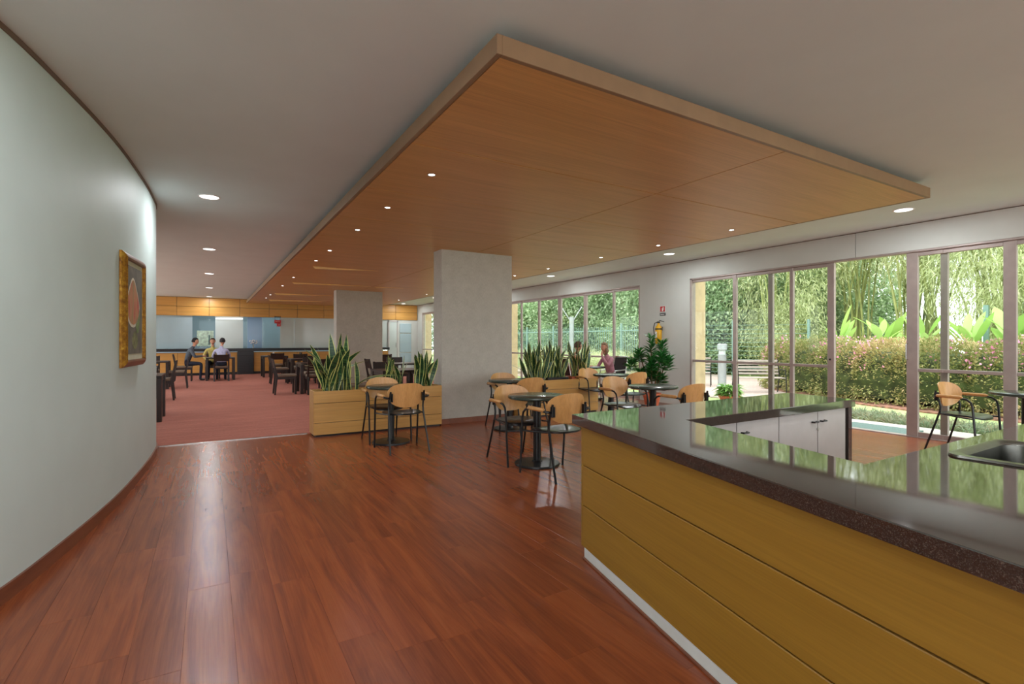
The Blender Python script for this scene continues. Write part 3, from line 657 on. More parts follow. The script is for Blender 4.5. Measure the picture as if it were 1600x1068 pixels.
# ------------------------------------------------------------------ planters and snake plants
def planter(label, x0, x1, y0, y1, side_left):
    cx, cy = (x0+x1)/2, (y0+y1)/2
    t = thing('wooden_planter', label, 'planter', (cx, cy, 0)); hw, hd = (x1-x0)/2, (y1-y0)/2
    MB().box(-hw+.03, hw-.03, -hd+.02, hd-.02, 0, .03).build('plinth', 'dark', t)
    MB().box(-hw+.02, hw-.02, -hd+.02, hd-.02, .02, .55).build('core', 'dark', t)
    for za, zb in ((.028, .186), (.192, .455), (.461, .627)):
        MB().box(-hw, hw, -hd, -hd+.02, za, zb, .002).build('front_panel', 'planter', t); MB().box(-hw, hw, hd-.02, hd, za, zb, .002).build('back_panel', 'planter', t)
        MB().box(-hw, -hw+.02, -hd+.02, hd-.02, za, zb, .002).build('end_panel', 'planter', t); MB().box(hw-.02, hw, -hd+.02, hd-.02, za, zb, .002).build('end_panel', 'planter', t)
    MB().box(-hw+.02, hw-.02, -hd+.02, hd-.02, .55, .59).build('soil', 'soil', t); return t
planter('long three band wooden planter left of the grey column', 1.22, 3.10, 7.30, 7.64, True)
planter('long wooden planter right of the grey column, holding three troughs', 4.48, 6.22, 7.26, 7.60, False)
def snake_leaf(seed):
    rd = random.Random(seed); n = 9; v = []; f = []; uv = []
    bend = rd.uniform(-.05, .45)*(1 if seed % 3 else 2.3); tw = rd.uniform(-1.0, 1.0)
    for i in range(n+1):
        t = i/n; wd = .030*(.55+.75*math.sin(min(1, t*1.15)*PI*.62))*(1-t**5)+.0006
        a = tw*t; y = bend*t*t*.55; z = t-abs(bend)*.35*t**3
        for k, (u, lift) in enumerate(((-1, .006), (-.5, .001), (0, -.002), (.5, .001), (1, .006))):
            xx = u*wd; yy = lift*(1-t)
            v.append((xx*math.cos(a)-yy*math.sin(a), y+xx*math.sin(a)+yy*math.cos(a), z)); uv.append(((u+1)/2, t))
    for i in range(n):
        for k in range(4): f.append((i*5+k, i*5+k+1, i*5+6+k, i*5+5+k))
    m = MB().add(v, f); me = m.mesh('leaf', 'snake', True); ul = me.uv_layers.new(name='UVMap')
    for lp in me.loops: ul.data[lp.index].uv = uv[lp.vertex_index]
    return me
LEAVES = [snake_leaf(s) for s in range(12)]
def snake_plant(label, x, y, z, rx, n, hmin, hmax, seed, wide=1.0):
    rd = random.Random(seed)
    t = thing('snake_plant', label, 'plant', (x, y, z), 0, None)
    MB().lathe([(.03, -.02), (.05, .0), (.03, .012), (0, .014)], 12, sx=rx/.05*.6).build('root_crown', 'stem', t)
    for k in range(n):
        px_ = rd.uniform(-rx, rx)*.8; py_ = rd.uniform(-.07, .07); h = rd.uniform(hmin, hmax)*(1-.25*abs(px_)/rx)
        o = obj('leaf', LEAVES[rd.randrange(12)], t, (px_, py_, .0))
        lean = px_/rx*.34+rd.uniform(-.16, .16); h *= 1.13
        o.rotation_euler = (rd.uniform(-.12, .12), lean, rd.uniform(-PI, PI)); o.scale = (wide*rd.uniform(.85, 1.2), wide, h)
    return t
snake_plant('large bushy yellow edged snake plant at the left end of the left planter', 1.62, 7.45, .59, .29, 40, .42, .82, 11, 1.4)
snake_plant('sparse snake plant in the middle of the left planter', 2.38, 7.48, .59, .17, 13, .30, .62, 12)
snake_plant('snake plant with a drooping leaf at the column end of the left planter', 2.84, 7.43, .59, .15, 18, .38, .64, 13, 1.1)
snake_plant('snake plant nearest the column in the second planter', 4.92, 7.43, .62, .2, 30, .45, .74, 14)
snake_plant('snake plant in the dark trough in the middle of the second planter', 5.35, 7.43, .64, .22, 30, .42, .72, 15)
snake_plant('snake plant in the brick red trough at the window end of the second planter', 5.88, 7.43, .64, .22, 26, .42, .84, 16)
for x0, x1, m, l in ((4.6, 5.05, 'troughgrey', 'grey rimmed trough in the second planter, nearest the column'), (5.12, 5.58, 'dark', 'dark trough in the middle of the second planter'), (5.66, 6.10, 'terracotta', 'brick red trough in the window end of the second planter')):
    t = thing('plant_trough', l, 'trough', ((x0+x1)/2, 7.43, .592)); hw = (x1-x0)/2
    MB().box(-hw, hw, -.11, -.09, 0, .075, .002).build('side', m, t); MB().box(-hw, hw, .09, .11, 0, .075, .002).build('side', m, t)
    MB().box(-hw, -hw+.02, -.09, .09, 0, .075, .002).build('end', m, t); MB().box(hw-.02, hw, -.09, .09, 0, .075, .002).build('end', m, t); MB().box(-hw+.02, hw-.02, -.09, .09, 0, .045).build('soil', 'soil', t)

# ------------------------------------------------------------------ dark dining furniture on the carpet
CZ = .004
def dining_chair():
    t = thing('dining_chair', 'x', 'chair', (0, 0, CZ), 0, 'dark wooden dining chairs with taupe seats on the carpet')
    for s in (-1, 1):
        v = []
        for (y, z, h) in ((-.26, 0, .018), (-.215, .44, .022), (-.30, .87, .015)): v += [(s*.2-.02, y-h, z), (s*.2+.02, y-h, z), (s*.2+.02, y+h, z), (s*.2-.02, y+h, z)]
        f = [(3, 2, 1, 0), (8, 9, 10, 11)]+[(a*4+k, a*4+(k+1) % 4, a*4+4+(k+1) % 4, a*4+4+k) for a in (0, 1) for k in range(4)]
        MB().add(v, f).build('rear_leg', 'darkwood', t)
        MB().box(s*.2-.022, s*.2+.022, .18, .225, 0, .43, .003).build('front_leg', 'darkwood', t)
        MB().box(s*.2-.012, s*.2+.012, -.2, .18, .37, .43, .002).build('apron', 'darkwood', t)
    MB().box(-.2, .2, .19, .215, .37, .43, .002).build('apron', 'darkwood', t)
    MB().box(-.225, .225, -.2, .235, .43, .485, .014).build('seat', 'taupe', t)
    v = [(-.185, -.262, .64), (.185, -.262, .64), (.185, -.242, .64), (-.185, -.242, .64), (-.185, -.306, .86), (.185, -.306, .86), (.185, -.286, .86), (-.185, -.286, .86)]
    MB().add(v, [(3, 2, 1, 0), (4, 5, 6, 7), (0, 1, 5, 4), (1, 2, 6, 5), (2, 3, 7, 6), (3, 0, 4, 7)]).build('back_panel', 'darkwood', t)
    index_kids(t); return t
def dining_table():
    t = thing('dining_table', 'x', 'table', (0, 0, CZ), 0, 'dark square dining tables on the carpet')
    MB().box(-.42, .42, -.42, .42, .71, .75, .005).build('tabletop', 'darkwood', t)
    for sx in (-1, 1):
        for sy in (-1, 1): MB().box(sx*.42, sx*.35, sy*.42, sy*.28, 0, .71, .003).build('leg', 'darkwood', t)
        MB().box(sx*.40, sx*.375, -.28, .28, .64, .71, .002).build('apron', 'darkwood', t)
    index_kids(t); return t
dc0 = dining_chair(); dt0 = dining_table()
DT = [(-1.08, 10.35, 'dark dining table whose slab leg shows right behind the curved wall edge'), (-1.42, 13.65, 'dark dining table at left mostly hidden behind the curved wall'), (-1.36, 16.9, 'dark dining table left of the seated group, half hidden by the curved wall'),
      (.32, 19.62, 'dark dining table with three people seated around it'), (2.05, 20.4, 'dark dining table by the black cabinet under the far ledge'), (2.35, 13.75, 'dark dining table left of the tall snake plant, nearest row'), (2.55, 17.0, 'dark dining table in the middle row right of the aisle'),
      (3.2, 9.75, 'dark dining table directly behind the left planter'), (4.3, 12.4, 'dark dining table behind the near grey column side'), (4.9, 17.2, 'dark dining table beyond the far column'), (4.35, 9.9, 'dark dining table behind the near column')]
for i, (x, y, l) in enumerate(DT):
    if i == 0: dt0.location = (x, y, CZ); dt0['label'] = l
    else: dup(dt0, (x, y, CZ), 0, l)
DCH = [(-.93, 13.6, PI/2, 'dark dining chair turned left beside the curved wall, nearest of its row'), (-.78, 16.75, PI/2, 'dark dining chair turned left, standing alone in front of the man in slate grey'), (-.70, 19.55, -PI/2, 'dark dining chair with the person in slate grey on it'),
       (.34, 19.0, 0, 'dark dining chair seen from behind with the person in lavender'), (.10, 20.28, PI, 'dark dining chair behind the table with the person in yellow'), (-1.45, 17.62, PI, 'dark dining chair facing the viewer at far left beyond the left table'),
       (2.05, 19.72, 0, 'dark dining chair seen from behind by the black far cabinet'), (1.62, 13.62, -PI/2, 'dark dining chair seen side on, nearest to the aisle at right'), (2.25, 13.25, 0, 'dark dining chair seen from behind, touching the snake plant leaves'),
       (1.85, 16.95, -PI/2, 'dark dining chair side on in the second row right of the aisle'), (2.6, 16.25, 0, 'dark dining chair in the second row seen from behind'), (2.4, 14.45, PI, 'dark dining chair facing the viewer behind the nearest right table'), (2.6, 17.75, PI, 'dark dining chair facing the viewer in the middle right row'),
       (2.65, 20.35, PI/2, 'dark dining chair turned left by the far ledge'), (3.2, 10.42, PI, 'dark dining chair facing the viewer behind the left planter'), (2.45, 9.8, -PI/2, 'dark dining chair side on behind the left planter plants'), (4.3, 13.1, PI, 'dark dining chair facing the viewer behind the near column table'),
       (-1.1, 11.05, PI, 'dark dining chair behind the slab legged table at left'), (3.6, 12.4, -PI/2, 'dark dining chair side on between the two columns'), (4.9, 16.5, 0, 'dark dining chair seen from behind near the far column')]
for i, (x, y, r, l) in enumerate(DCH):
    if i == 0: dc0.location = (x, y, CZ); dc0.rotation_euler = (0, 0, r); dc0['label'] = l
    else: dup(dc0, (x, y, CZ), r, l)
for x, y, l in ((-.78, 10.2, 'small white and green card stand on the table behind the curved wall'), (2.0, 20.2, 'small white card stand on the far table by the black cabinet'), (1.1-.0, 0, None)):
    if l is None: continue
    t = thing('card_stand', l, 'card stand', (x, y, .754)); MB().box(-.035, .035, -.02, .02, 0, .008, .001).build('base', 'galv', t); MB().box(-.03, .03, -.004, .004, .008, .13, .001).build('card', 'signwhite', t)
    MB().box(-.022, .022, -.0055, -.004, .03, .09).build('print', 'dracleaf', t)
for x, y, l in ((.15, 19.5, 'white cup on the table of the three seated people'), (.5, 19.45, 'white saucer and cup near the person in lavender')):
    t = thing('cup', l, 'cup', (x, y, .754)); MB().lathe([(.06, 0), (.07, .008), (.03, .006)], 16).build('saucer', 'signwhite', t, smooth=True); MB().lathe([(.022, .006), (.034, .03), (.038, .07), (.034, .07), (.02, .015), (0, .012)], 16).build('bowl', 'signwhite', t, smooth=True)

# ------------------------------------------------------------------ extinguisher, sign, potted plants
fe = thing('fire_extinguisher', 'yellow fire extinguisher hanging on the pale wall between the windows', 'fire extinguisher', (WX-.09, 7.61, 1.25))
MB().lathe([(.062, 0), (.07, .015), (.07, .32), (.06, .37), (.03, .40), (.022, .42), (.022, .44)], 24).build('cylinder', 'yellow', fe, smooth=True)
MB().lathe([(.072, .30), (.074, .305), (.074, .325), (.072, .33)], 24).build('strap', 'black', fe, smooth=True)
MB().box(-.02, .02, -.03, .03, .44, .475, .005).build('valve', 'black', fe); MB().box(-.01, .01, -.03, .10, .48, .495, .003, M4=Matrix.Rotation(.25, 4, 'X')).build('lever', 'black', fe)
MB().tube([(0, .03, .46), (-.02, .09, .44), (-.03, .11, .34), (-.02, .10, .2)], .009, 8).build('hose', 'black', fe, smooth=True)
MB().box(.062, .09, -.03, .03, .28, .36, .002).build('wall_bracket', 'dark', fe)
v = []; 
lb = MB()
for k in range(7):
    a = PI+.5*(k/6*2-1)-.2; v += [(.0708*math.cos(a), .0708*math.sin(a), .12), (.0708*math.cos(a), .0708*math.sin(a), .26)]
lb.add(v, [(2*k, 2*k+2, 2*k+3, 2*k+1) for k in range(6)]).build('label_sticker', 'signwhite', fe)
sg_ = thing('safety_sign', 'small red extinguisher sign with black caption plate on the wall', 'sign', (WX-.006, 7.57, 1.85))
MB().box(-.004, .004, -.078, .078, .075, .205, .002).build('border', 'signwhite', sg_); MB().box(-.008, -.003, -.066, .066, .084, .196, .001).build('red_plate', 'red', sg_)
MB().box(-.004, .004, -.078, .078, .0, .055, .002).build('caption_plate', 'black', sg_)
MB().box(-.011, -.007, -.018, .014, .095, .158, .001).build('pictogram_body', 'signwhite', sg_); MB().box(-.011, -.007, -.035, .0, .165, .178, .001).build('pictogram_lever', 'signwhite', sg_); MB().box(-.011, -.007, -.038, -.028, .115, .165, .001).build('pictogram_hose', 'signwhite', sg_)
text('Extintor', .034, 'signwhite', sg_, (-.0055, 0, .027), (PI/2, 0, -PI/2))

def blade_cloud(n, origin_fn, L0, L1, W0, droop, seed, curl=2):
    """numpy: n strap leaves; origin_fn(rng) -> (pos, dir) arrays"""
    rng = np.random.default_rng(seed); P, D = origin_fn(rng, n); D = D/np.linalg.norm(D, axis=1)[:, None]
    L = rng.uniform(L0, L1, n)[:, None]; up = np.array([0, 0, 1.]); S = np.cross(D, up+rng.normal(0, .35, (n, 3))); S /= np.linalg.norm(S, axis=1)[:, None]
    W = (W0*rng.uniform(.7, 1.2, n))[:, None]
    p0 = P; p1 = P+D*L*.45-up*droop*L*.12; p2 = P+D*L*.92-up*droop*L*.6
    v = np.stack([p0, p1+S*W, p1-S*W, p2], 1).reshape(-1, 3); i = np.arange(n)[:, None]*4
    f = i+np.array([[0, 1, 3, 2]]); return v, f
def np_mesh(name, v, f, mat):
    me = bpy.data.meshes.new(name); nf = len(f); me.vertices.add(len(v)); me.vertices.foreach_set('co', v.astype(np.float32).ravel())
    me.loops.add(nf*4); me.loops.foreach_set('vertex_index', f.astype(np.int32).ravel()); me.polygons.add(nf)
    me.polygons.foreach_set('loop_start', np.arange(0, nf*4, 4, dtype=np.int32)); me.polygons.foreach_set('loop_total', np.full(nf, 4, dtype=np.int32))
    me.materials.append(M[mat]); me.update(calc_edges=True); me.validate(); return me
def pot(t, r0, r1, h, m='terracotta'):
    MB().lathe([(r0, 0), (r1, h*.8), (r1+.015, h*.82), (r1+.015, h), (r1-.01, h), (r1-.015, h*.9), (0, h*.88)], 28).build('pot', m, t, smooth=True)
dp = thing('potted_dracaena', 'tall dark green leafy plant in a terracotta pot by the wall', 'plant', (7.55, 7.2, 0))
pot(dp, .12, .17, .28)
heads = [(-.02, .0, 1.18, .42), (.16, -.12, 1.10, .34), (-.30, .25, .82, .2), (.05, -.2, .9, .3), (-.12, -.1, .86, .25), (.12, .1, .72, .25), (-.18, .15, 1.0, .2), (.22, -.22, .85, .2), (0, 0, .62, .2), (-.2, .1, .62, .2), (.15, -.1, .55, .15), (-.05, -.05, .7, .3)]
for i, (dx, dy, hz, ln) in enumerate(heads):
    MB().tube([(0.02*math.cos(i), .02*math.sin(i), .24), (dx*.4, dy*.4, .5), (dx, dy, hz+.12)], .012, 6).build('stem', 'stem', dp)
    def of(rng, n, dx=dx, dy=dy, hz=hz, ln=ln):
        z = rng.uniform(0, 1, n); P = np.stack([np.full(n, dx), np.full(n, dy), hz-ln*.6+z*ln*1.1], 1); a = rng.uniform(0, 2*PI, n)
        D = np.stack([np.cos(a), np.sin(a), .3+1.0*z], 1); return P, D
    v, f = blade_cloud(125, of, .14, .27, .015, .35, 40+i)
    tag(obj('leaf_tuft', np_mesh('leaf_tuft', v, f, 'dracleaf'), dp), kind='stuff')

# ------------------------------------------------------------------ people
def person(name, label, loc, rz, seed, top, legs, hairm, lean=.12, arms='table', head_turn=0, head_tilt=0, long_hair=False, seat=.485, tilt=0):
    """seated figure, faces local +y"""
    root = thing(name, label, 'person', loc, rz)
    J = []; E_ = []; 
    def j(p, r, m): J.append((Vector(p), r, m)); return len(J)-1
    def e(a, b, m): E_.append((a, b, m))
    ly = math.sin(lean)
    hz = seat+.09
    pel = j((0, -.05, hz), .125, 1); wa = j((0, -.05+.18*ly, hz+.16), .105, 0); chs = j((0, -.05+.38*ly, hz+.34), .125, 0); nb = j((0, -.05+.50*ly, hz+.475), .06, 0); nk = j((0, -.03+.56*ly, hz+.55), .048, 2); hb = j((tilt*.03, -.01+.62*ly, hz+.62), .052, 2)
    e(pel, wa, 0); e(wa, chs, 0); e(chs, nb, 0); e(nb, nk, 2); e(nk, hb, 2)
    for s in (-1, 1):
        hp = j((s*.09, -.02, hz-.015), .085, 1); kn = j((s*.12, .40, hz-.02), .06, 1); an = j((s*.12, .37, .09), .038, 1); hl = j((s*.12, .36, .045), .04, 3); to = j((s*.13, .50, .03), .03, 3)
        e(pel, hp, 1); e(hp, kn, 1); e(kn, an, 1); e(an, hl, 3); e(hl, to, 3)
        sh = j((s*.17, -.05+.44*ly, hz+.43), .058, 0); e(chs, sh, 0)
        if arms == 'table' or (arms == 'chin' and s > 0): el = (s*.25, .10+.3*ly, hz+.20); wr_ = (s*.12, .34+.2*ly, .80); hd = (s*.09, .40+.2*ly, .80)
        elif arms == 'chin': el = (s*.23, .18+.3*ly, hz+.26); wr_ = (s*.10, .20+.5*ly, hz+.50); hd = (s*.07, .17+.5*ly, hz+.57)
        else: el = (s*.27, -.0, hz+.19); wr_ = (s*.18, .22, hz+.08); hd = (s*.15, .30, hz+.07)
        el = j(el, .042, 0); wr_ = j(wr_, .028, 0); pm_ = j(hd, .030, 2); e(sh, el, 0); e(el, wr_, 0); e(wr_, pm_, 2)
        dv = (J[pm_][0]-J[wr_][0]).normalized(); side = Vector((1, 0, 0))
        for k in range(4):
            b0 = J[pm_][0]+side*((k-1.5)*.019)+dv*.045; b1 = b0+dv*(.035-.006*abs(k-1.3))-Vector((0, 0, .012)); a = j(b0, .0095, 2); b_ = j(b1, .008, 2); e(pm_, a, 2); e(a, b_, 2)
        th = j(J[wr_][0]+dv*.04-side*s*.035, .010, 2); th2 = j(J[wr_][0]+dv*.075-side*s*.045, .009, 2); e(pm_, th, 2); e(th, th2, 2)
    me = bpy.data.meshes.new('b'); me.from_pydata([tuple(p) for p, r, m in J], [(a, b) for a, b, m in E_], [])
    me.skin_vertices.new() if hasattr(me.skin_vertices, 'new') and not me.skin_vertices else None
    o = bpy.data.objects.new('tmp', me); C.objects.link(o)
    md = o.modifiers.new('s', 'SKIN')
    if not me.skin_vertices:
        bmm = bmesh.new(); bmm.from_mesh(me); bmm.verts.layers.skin.verify(); bmm.to_mesh(me); bmm.free()
    for i, (p, r, m) in enumerate(J): sv = me.skin_vertices[0].data[i]; sv.radius = (r, r); sv.use_root = (i == 0)
    md.use_smooth_shade = True; s2 = o.modifiers.new('u', 'SUBSURF'); s2.levels = 1; s2.render_levels = 1
    dg = bpy.context.evaluated_depsgraph_get(); bme = bpy.data.meshes.new_from_object(o.evaluated_get(dg)); bpy.data.objects.remove(o)
    bme.materials.clear()
    for m in (top, legs, 'skin', 'dark'): bme.materials.append(M[m])
    seg = [(J[a][0], J[b][0], m, (J[a][1]+J[b][1])/2) for a, b, m in E_]
    for pl in bme.polygons:
        c = pl.center; best = None
        for a, b, m, r in seg:
            ab = b-a; t = max(0, min(1, (c-a).dot(ab)/max(1e-9, ab.length_squared))); d = (c-(a+ab*t)).length-r
            if best is None or d < best[0]: best = (d, m)
        pl.material_index = best[1]; pl.use_smooth = True
    obj('body', bme, root)
    # head
    hc = J[hb][0]+Vector((0, .015, .085)); R3 = Matrix.Translation(hc) @ Matrix.Rotation(head_turn, 4, 'Z') @ Matrix.Rotation(-head_tilt, 4, 'X')
    def sph(n1=14, n2=18):
        v = []; f = []
        for i in range(n1+1):
            ph = PI*i/n1
            for k in range(n2): a = 2*PI*k/n2; v.append(Vector((math.sin(ph)*math.cos(a), math.sin(ph)*math.sin(a), math.cos(ph))))
        for i in range(n1):
            for k in range(n2): f.append((i*n2+k, (i+1)*n2+k, (i+1)*n2+(k+1) % n2, i*n2+(k+1) % n2))
        return v, f
    v, f = sph(); hv = []
    for p in v:
        q = Vector((p.x*.074, p.y*.092, p.z*.115))
        if p.z < -.1: q.x *= 1+.28*p.z; q.y *= 1+.1*p.z; q.y += -.012*p.z*0
        if p.y > .5 and abs(p.x) < .28 and -.35 < p.z < .12: q.y += .016*(1-abs(p.x)/.28)*(1-(p.z+.12)/.3 if p.z > -.12 else 1)   # nose
        if p.y > .4 and abs(abs(p.x)-.36) < .2 and .0 < p.z < .25: q.y -= .006
        hv.append(q)
    h = MB().add([tuple(R3 @ q) for q in hv], f)
    hd_ = h.build('head', 'skin', root, smooth=True)
    for s in (-1, 1):
        m_ = MB(); m_.lathe([(0, -.008), (.008, -.004), (.008, .004), (0, .008)], 8); m_.v = [tuple(R3 @ (Vector(p)+Vector((s*.03, .083, .008)))) for p in m_.v]; m_.build('eye', 'eye', hd_)
        m_ = MB(); m_.lathe([(0, -.03), (.012, -.015), (.016, .01), (.006, .028), (0, .03)], 8, sx=.5); m_.v = [tuple(R3 @ (Vector(p)+Vector((s*.076, -.005, .0)))) for p in m_.v]; m_.build('ear', 'skin', hd_)
    m_ = MB().box(-.022, .022, .078, .086, -.062, -.052, .003); m_.v = [tuple(R3 @ Vector(p)) for p in m_.v]; m_.build('mouth', 'red', hd_)
    v, f = sph(16, 24); hv = []
    for p in v:
        q = Vector((p.x*.086, p.y*.104-.008, p.z*.124+.006))
        face = p.y > .25 and p.z < .45
        if face: q = Vector((p.x*.066, p.y*.075-.02, p.z*.11))
        elif p.z < (-.75 if long_hair else -.25): q = Vector((p.x*.06, p.y*.07-.015, -.03 if not long_hair else p.z*.11))
        if long_hair and p.y < .2 and p.z < -.2: q = Vector((p.x*.10, p.y*.09-.03, p.z*.2))
        q += Vector([noise.noise(p*3.5+Vector((seed, 0, 0)))*.010]*3)
        hv.append(q)
    MB().add([tuple(R3 @ q) for q in hv], f).build('hair', hairm, root, smooth=True)
    return root
person('person', 'person in a slate grey hooded top seated at left of the far table', (-.62, 19.55, CZ), -PI/2, 1, 'cl_grey', 'cl_navy', 'hair_k', .38)
person('person', 'person in lavender seen from behind on the dark chair at the far table', (.34, 19.02, CZ), 0, 2, 'cl_lav', 'cl_navy', 'hair_k', .2, tilt=1)
person('person', 'person in yellow behind the far table facing the viewer', (.10, 20.24, CZ), PI, 3, 'cl_yel', 'cl_navy', 'hair_b', .15, arms='lap')
person('person', 'person in a pink cardigan seated by the windows behind the second planter', (7.8, 8.7, -.0), PI/2, 4, 'cl_pink', 'cl_cream', 'hair_g', .30, 'chin', long_hair=True).scale = (.91,)*3
person('person', 'person in coral half hidden by the snake plants of the second planter', (6.92, 8.85, -.0), -PI/2, 5, 'cl_coral', 'cl_navy', 'hair_b', .15).scale = (.93,)*3
# their aluminium chairs and table
def metal_chair():
    t = thing('aluminium_chair', 'x', 'chair', (0, 0, 0), 0, 'light aluminium chairs behind the second planter')
    for s in (-1, 1):
        MB().tube([(s*.22, -.24, 0), (s*.21, -.19, .45), (s*.20, -.30, .95)], .013, 8).build('rear_leg', 'chrome', t, smooth=True)
        MB().tube([(s*.23, .22, 0), (s*.22, .20, .45), (s*.235, .12, .64), (s*.225, -.2, .66)], .013, 8).build('front_leg', 'chrome', t, smooth=True)
    MB().tube([(-.2, -.30, .95), (.2, -.30, .95)], .013, 8).build('top_rail', 'chrome', t)
    v = [(-.19, -.21, .55), (.19, -.21, .55), (.19, -.295, .93), (-.19, -.295, .93), (-.19, -.20, .55), (.19, -.20, .55), (.19, -.285, .93), (-.19, -.285, .93)]
    MB().add(v, [(0, 1, 2, 3), (7, 6, 5, 4), (0, 4, 5, 1), (2, 6, 7, 3), (1, 5, 6, 2), (0, 3, 7, 4)]).build('back_sling', 'blackseat', t)
    MB().box(-.22, .22, -.2, .21, .445, .475, .01).build('seat', 'blackseat', t); index_kids(t); return t
mc = metal_chair(); mc.location = (7.85, 8.7, 0); mc.rotation_euler = (0, 0, PI/2); mc['label'] = 'aluminium chair holding the person in the pink cardigan'
dup(mc, (6.86, 8.85, 0), -PI/2, 'aluminium chair holding the person in coral')
dup(tb0, (7.34, 8.8, 0), 0, 'round table between the two people by the windows')

# ------------------------------------------------------------------ outdoors
GZ = -.10
struct(MB().box(WX+.2, 60, -30, 60, GZ-.2, GZ).build('floor_lawn', 'lawn'))
tag(MB().box(WX+.16, 9.55, -6, 14, GZ, -.03, .01).build('concrete_step', 'concrete'), 'pale concrete step running outside along the sliding doors', 'step')
tag(MB().box(8.46, 9.1, 3.3, 4.25, -.03, -.012, .004).build('doormat', 'mat'), 'flat teal doormat outside the open sliding door', 'mat')
tag(MB().prism([(10.9, 6.9), (12.4, 6.4), (15.5, 8.4), (18, 13), (18, 24), (10.5, 24), (10.5, 10)], GZ, GZ+.02).build('gravel_patch', 'gravel'), 'pinkish gravel patch with garden seats beyond the lawn', 'gravel', kind='stuff')
HP = catmull([(15.3, 9.1), (14.4, 7.6), (13.6, 5.6), (13.3, 3.6), (13.6, 1.5), (14.2, -1.5), (15, -5)], 6)
poly = [(p[0]-1.35, p[1]-.2) for p in HP]+[(p[0]+3, p[1]) for p in HP[::-1]]
tag(MB().prism(poly, GZ, GZ+.03).build('mulch_bed', 'mulch'), 'brown mulch bed under the flowering hedge', 'mulch', kind='stuff')
hg = thing('azalea_hedge', 'long clipped hedge with small pink blossoms outside the windows', 'hedge', (13.6, 2.5, GZ))
ox = np.array([13.6, 2.5, GZ])
path = np.array(HP); 
def hedge_pts(rng, n, zmin=.0, shell=(.86, 1.05)):
    t = rng.uniform(0, len(path)-1.001, n); i = t.astype(int); fr_ = (t-i)[:, None]; c = path[i]*(1-fr_)+path[i+1]*fr_; tg = path[i+1]-path[i]; tg /= np.linalg.norm(tg, axis=1)[:, None]; nn = np.stack([tg[:, 1], -tg[:, 0]], 1)
    a = rng.uniform(-.35, PI+.15, n); e = .55; ca, sa = np.cos(a), np.sin(a); sx = np.sign(ca)*np.abs(ca)**e*.95; sz = np.sign(sa)*np.abs(sa)**e
    endf = np.clip(np.minimum(t/2.2+.12, 1), 0, 1)**.5
    lum = 1+.10*np.sin(t*2.1)+.06*np.sin(t*5.3+1); r = rng.uniform(*shell, n)*lum*endf
    P = np.stack([c[:, 0]+nn[:, 0]*sx*r, c[:, 1]+nn[:, 1]*sx*r, .48+.86*sz*r*(1+.02*np.sin(t*9))], 1); P[:, 2] = np.maximum(P[:, 2], zmin)
    D = np.stack([nn[:, 0]*sx, nn[:, 1]*sx, sz*.8+.2], 1)+rng.normal(0, .55, (n, 3)); return P, D, sz
def hf(rng, n): P, D, s = hedge_pts(rng, n, .08); P[:, :2] -= ox[:2]; return P, D
v, f = blade_cloud(62000, hf, .05, .10, .017, .2, 5)
tag(obj('foliage', np_mesh('foliage', v, f, 'hedgeleaf'), hg), kind='stuff')
def hb_(rng, n):
    P, D, s = hedge_pts(rng, n*3, .3, (1.0, 1.08)); k = np.where((s > .25) & (rng.uniform(0, 1, n*3) < .5+.5*np.sin(P[:, 1]*2.3)))[0][:n]; k = np.resize(k, n); P = P[k]+rng.normal(0, .02, (n, 3)); D = D[k]; P[:, :2] -= ox[:2]; return P, D
v, f = blade_cloud(1500, hb_, .045, .08, .026, 0, 6)
tag(obj('blossom', np_mesh('blossom', v, f, 'blossom'), hg), kind='stuff')
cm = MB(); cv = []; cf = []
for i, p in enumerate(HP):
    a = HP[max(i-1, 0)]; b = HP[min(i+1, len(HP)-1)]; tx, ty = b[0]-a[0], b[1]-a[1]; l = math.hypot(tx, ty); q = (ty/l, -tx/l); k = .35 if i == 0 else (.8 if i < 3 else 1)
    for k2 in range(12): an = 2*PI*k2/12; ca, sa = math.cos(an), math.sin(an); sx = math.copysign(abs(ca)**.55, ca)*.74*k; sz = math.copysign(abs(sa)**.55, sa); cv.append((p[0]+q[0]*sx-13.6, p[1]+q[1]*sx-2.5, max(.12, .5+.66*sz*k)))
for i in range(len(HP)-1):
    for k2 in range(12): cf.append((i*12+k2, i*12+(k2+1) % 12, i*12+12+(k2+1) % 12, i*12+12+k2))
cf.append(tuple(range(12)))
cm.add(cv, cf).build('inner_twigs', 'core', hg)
for k in range(0, len(HP), 2):
    MB().tube([(HP[k][0]-13.6-.2, HP[k][1]-2.5, 0), (HP[k][0]-13.6, HP[k][1]-2.4, .3)], .03, 6).build('stem', 'stem', hg)
# border of low grass tufts by the step
def lf(rng, n):
    y = rng.uniform(-5, 5.9, n); x = 9.75+rng.uniform(0, .75, n)+.12*np.sin(y*3); P = np.stack([x, y, np.zeros(n)], 1); q = np.round(P[:, :2]*4)/4+rng.normal(0, .035, (n, 2)); P[:, :2] = q; D = np.stack([rng.normal(0, .6, n), rng.normal(0, .6, n), np.ones(n)], 1); P -= np.array([10, 1, 0]); return P, D
v, f = blade_cloud(18000, lf, .18, .40, .008, .6, 8)
tag(obj('border_grass', np_mesh('border_grass', v, f, 'liriope'), None, (10, 1, GZ)), 'low tufted border grass between the step and the lawn', 'grass', kind='stuff')
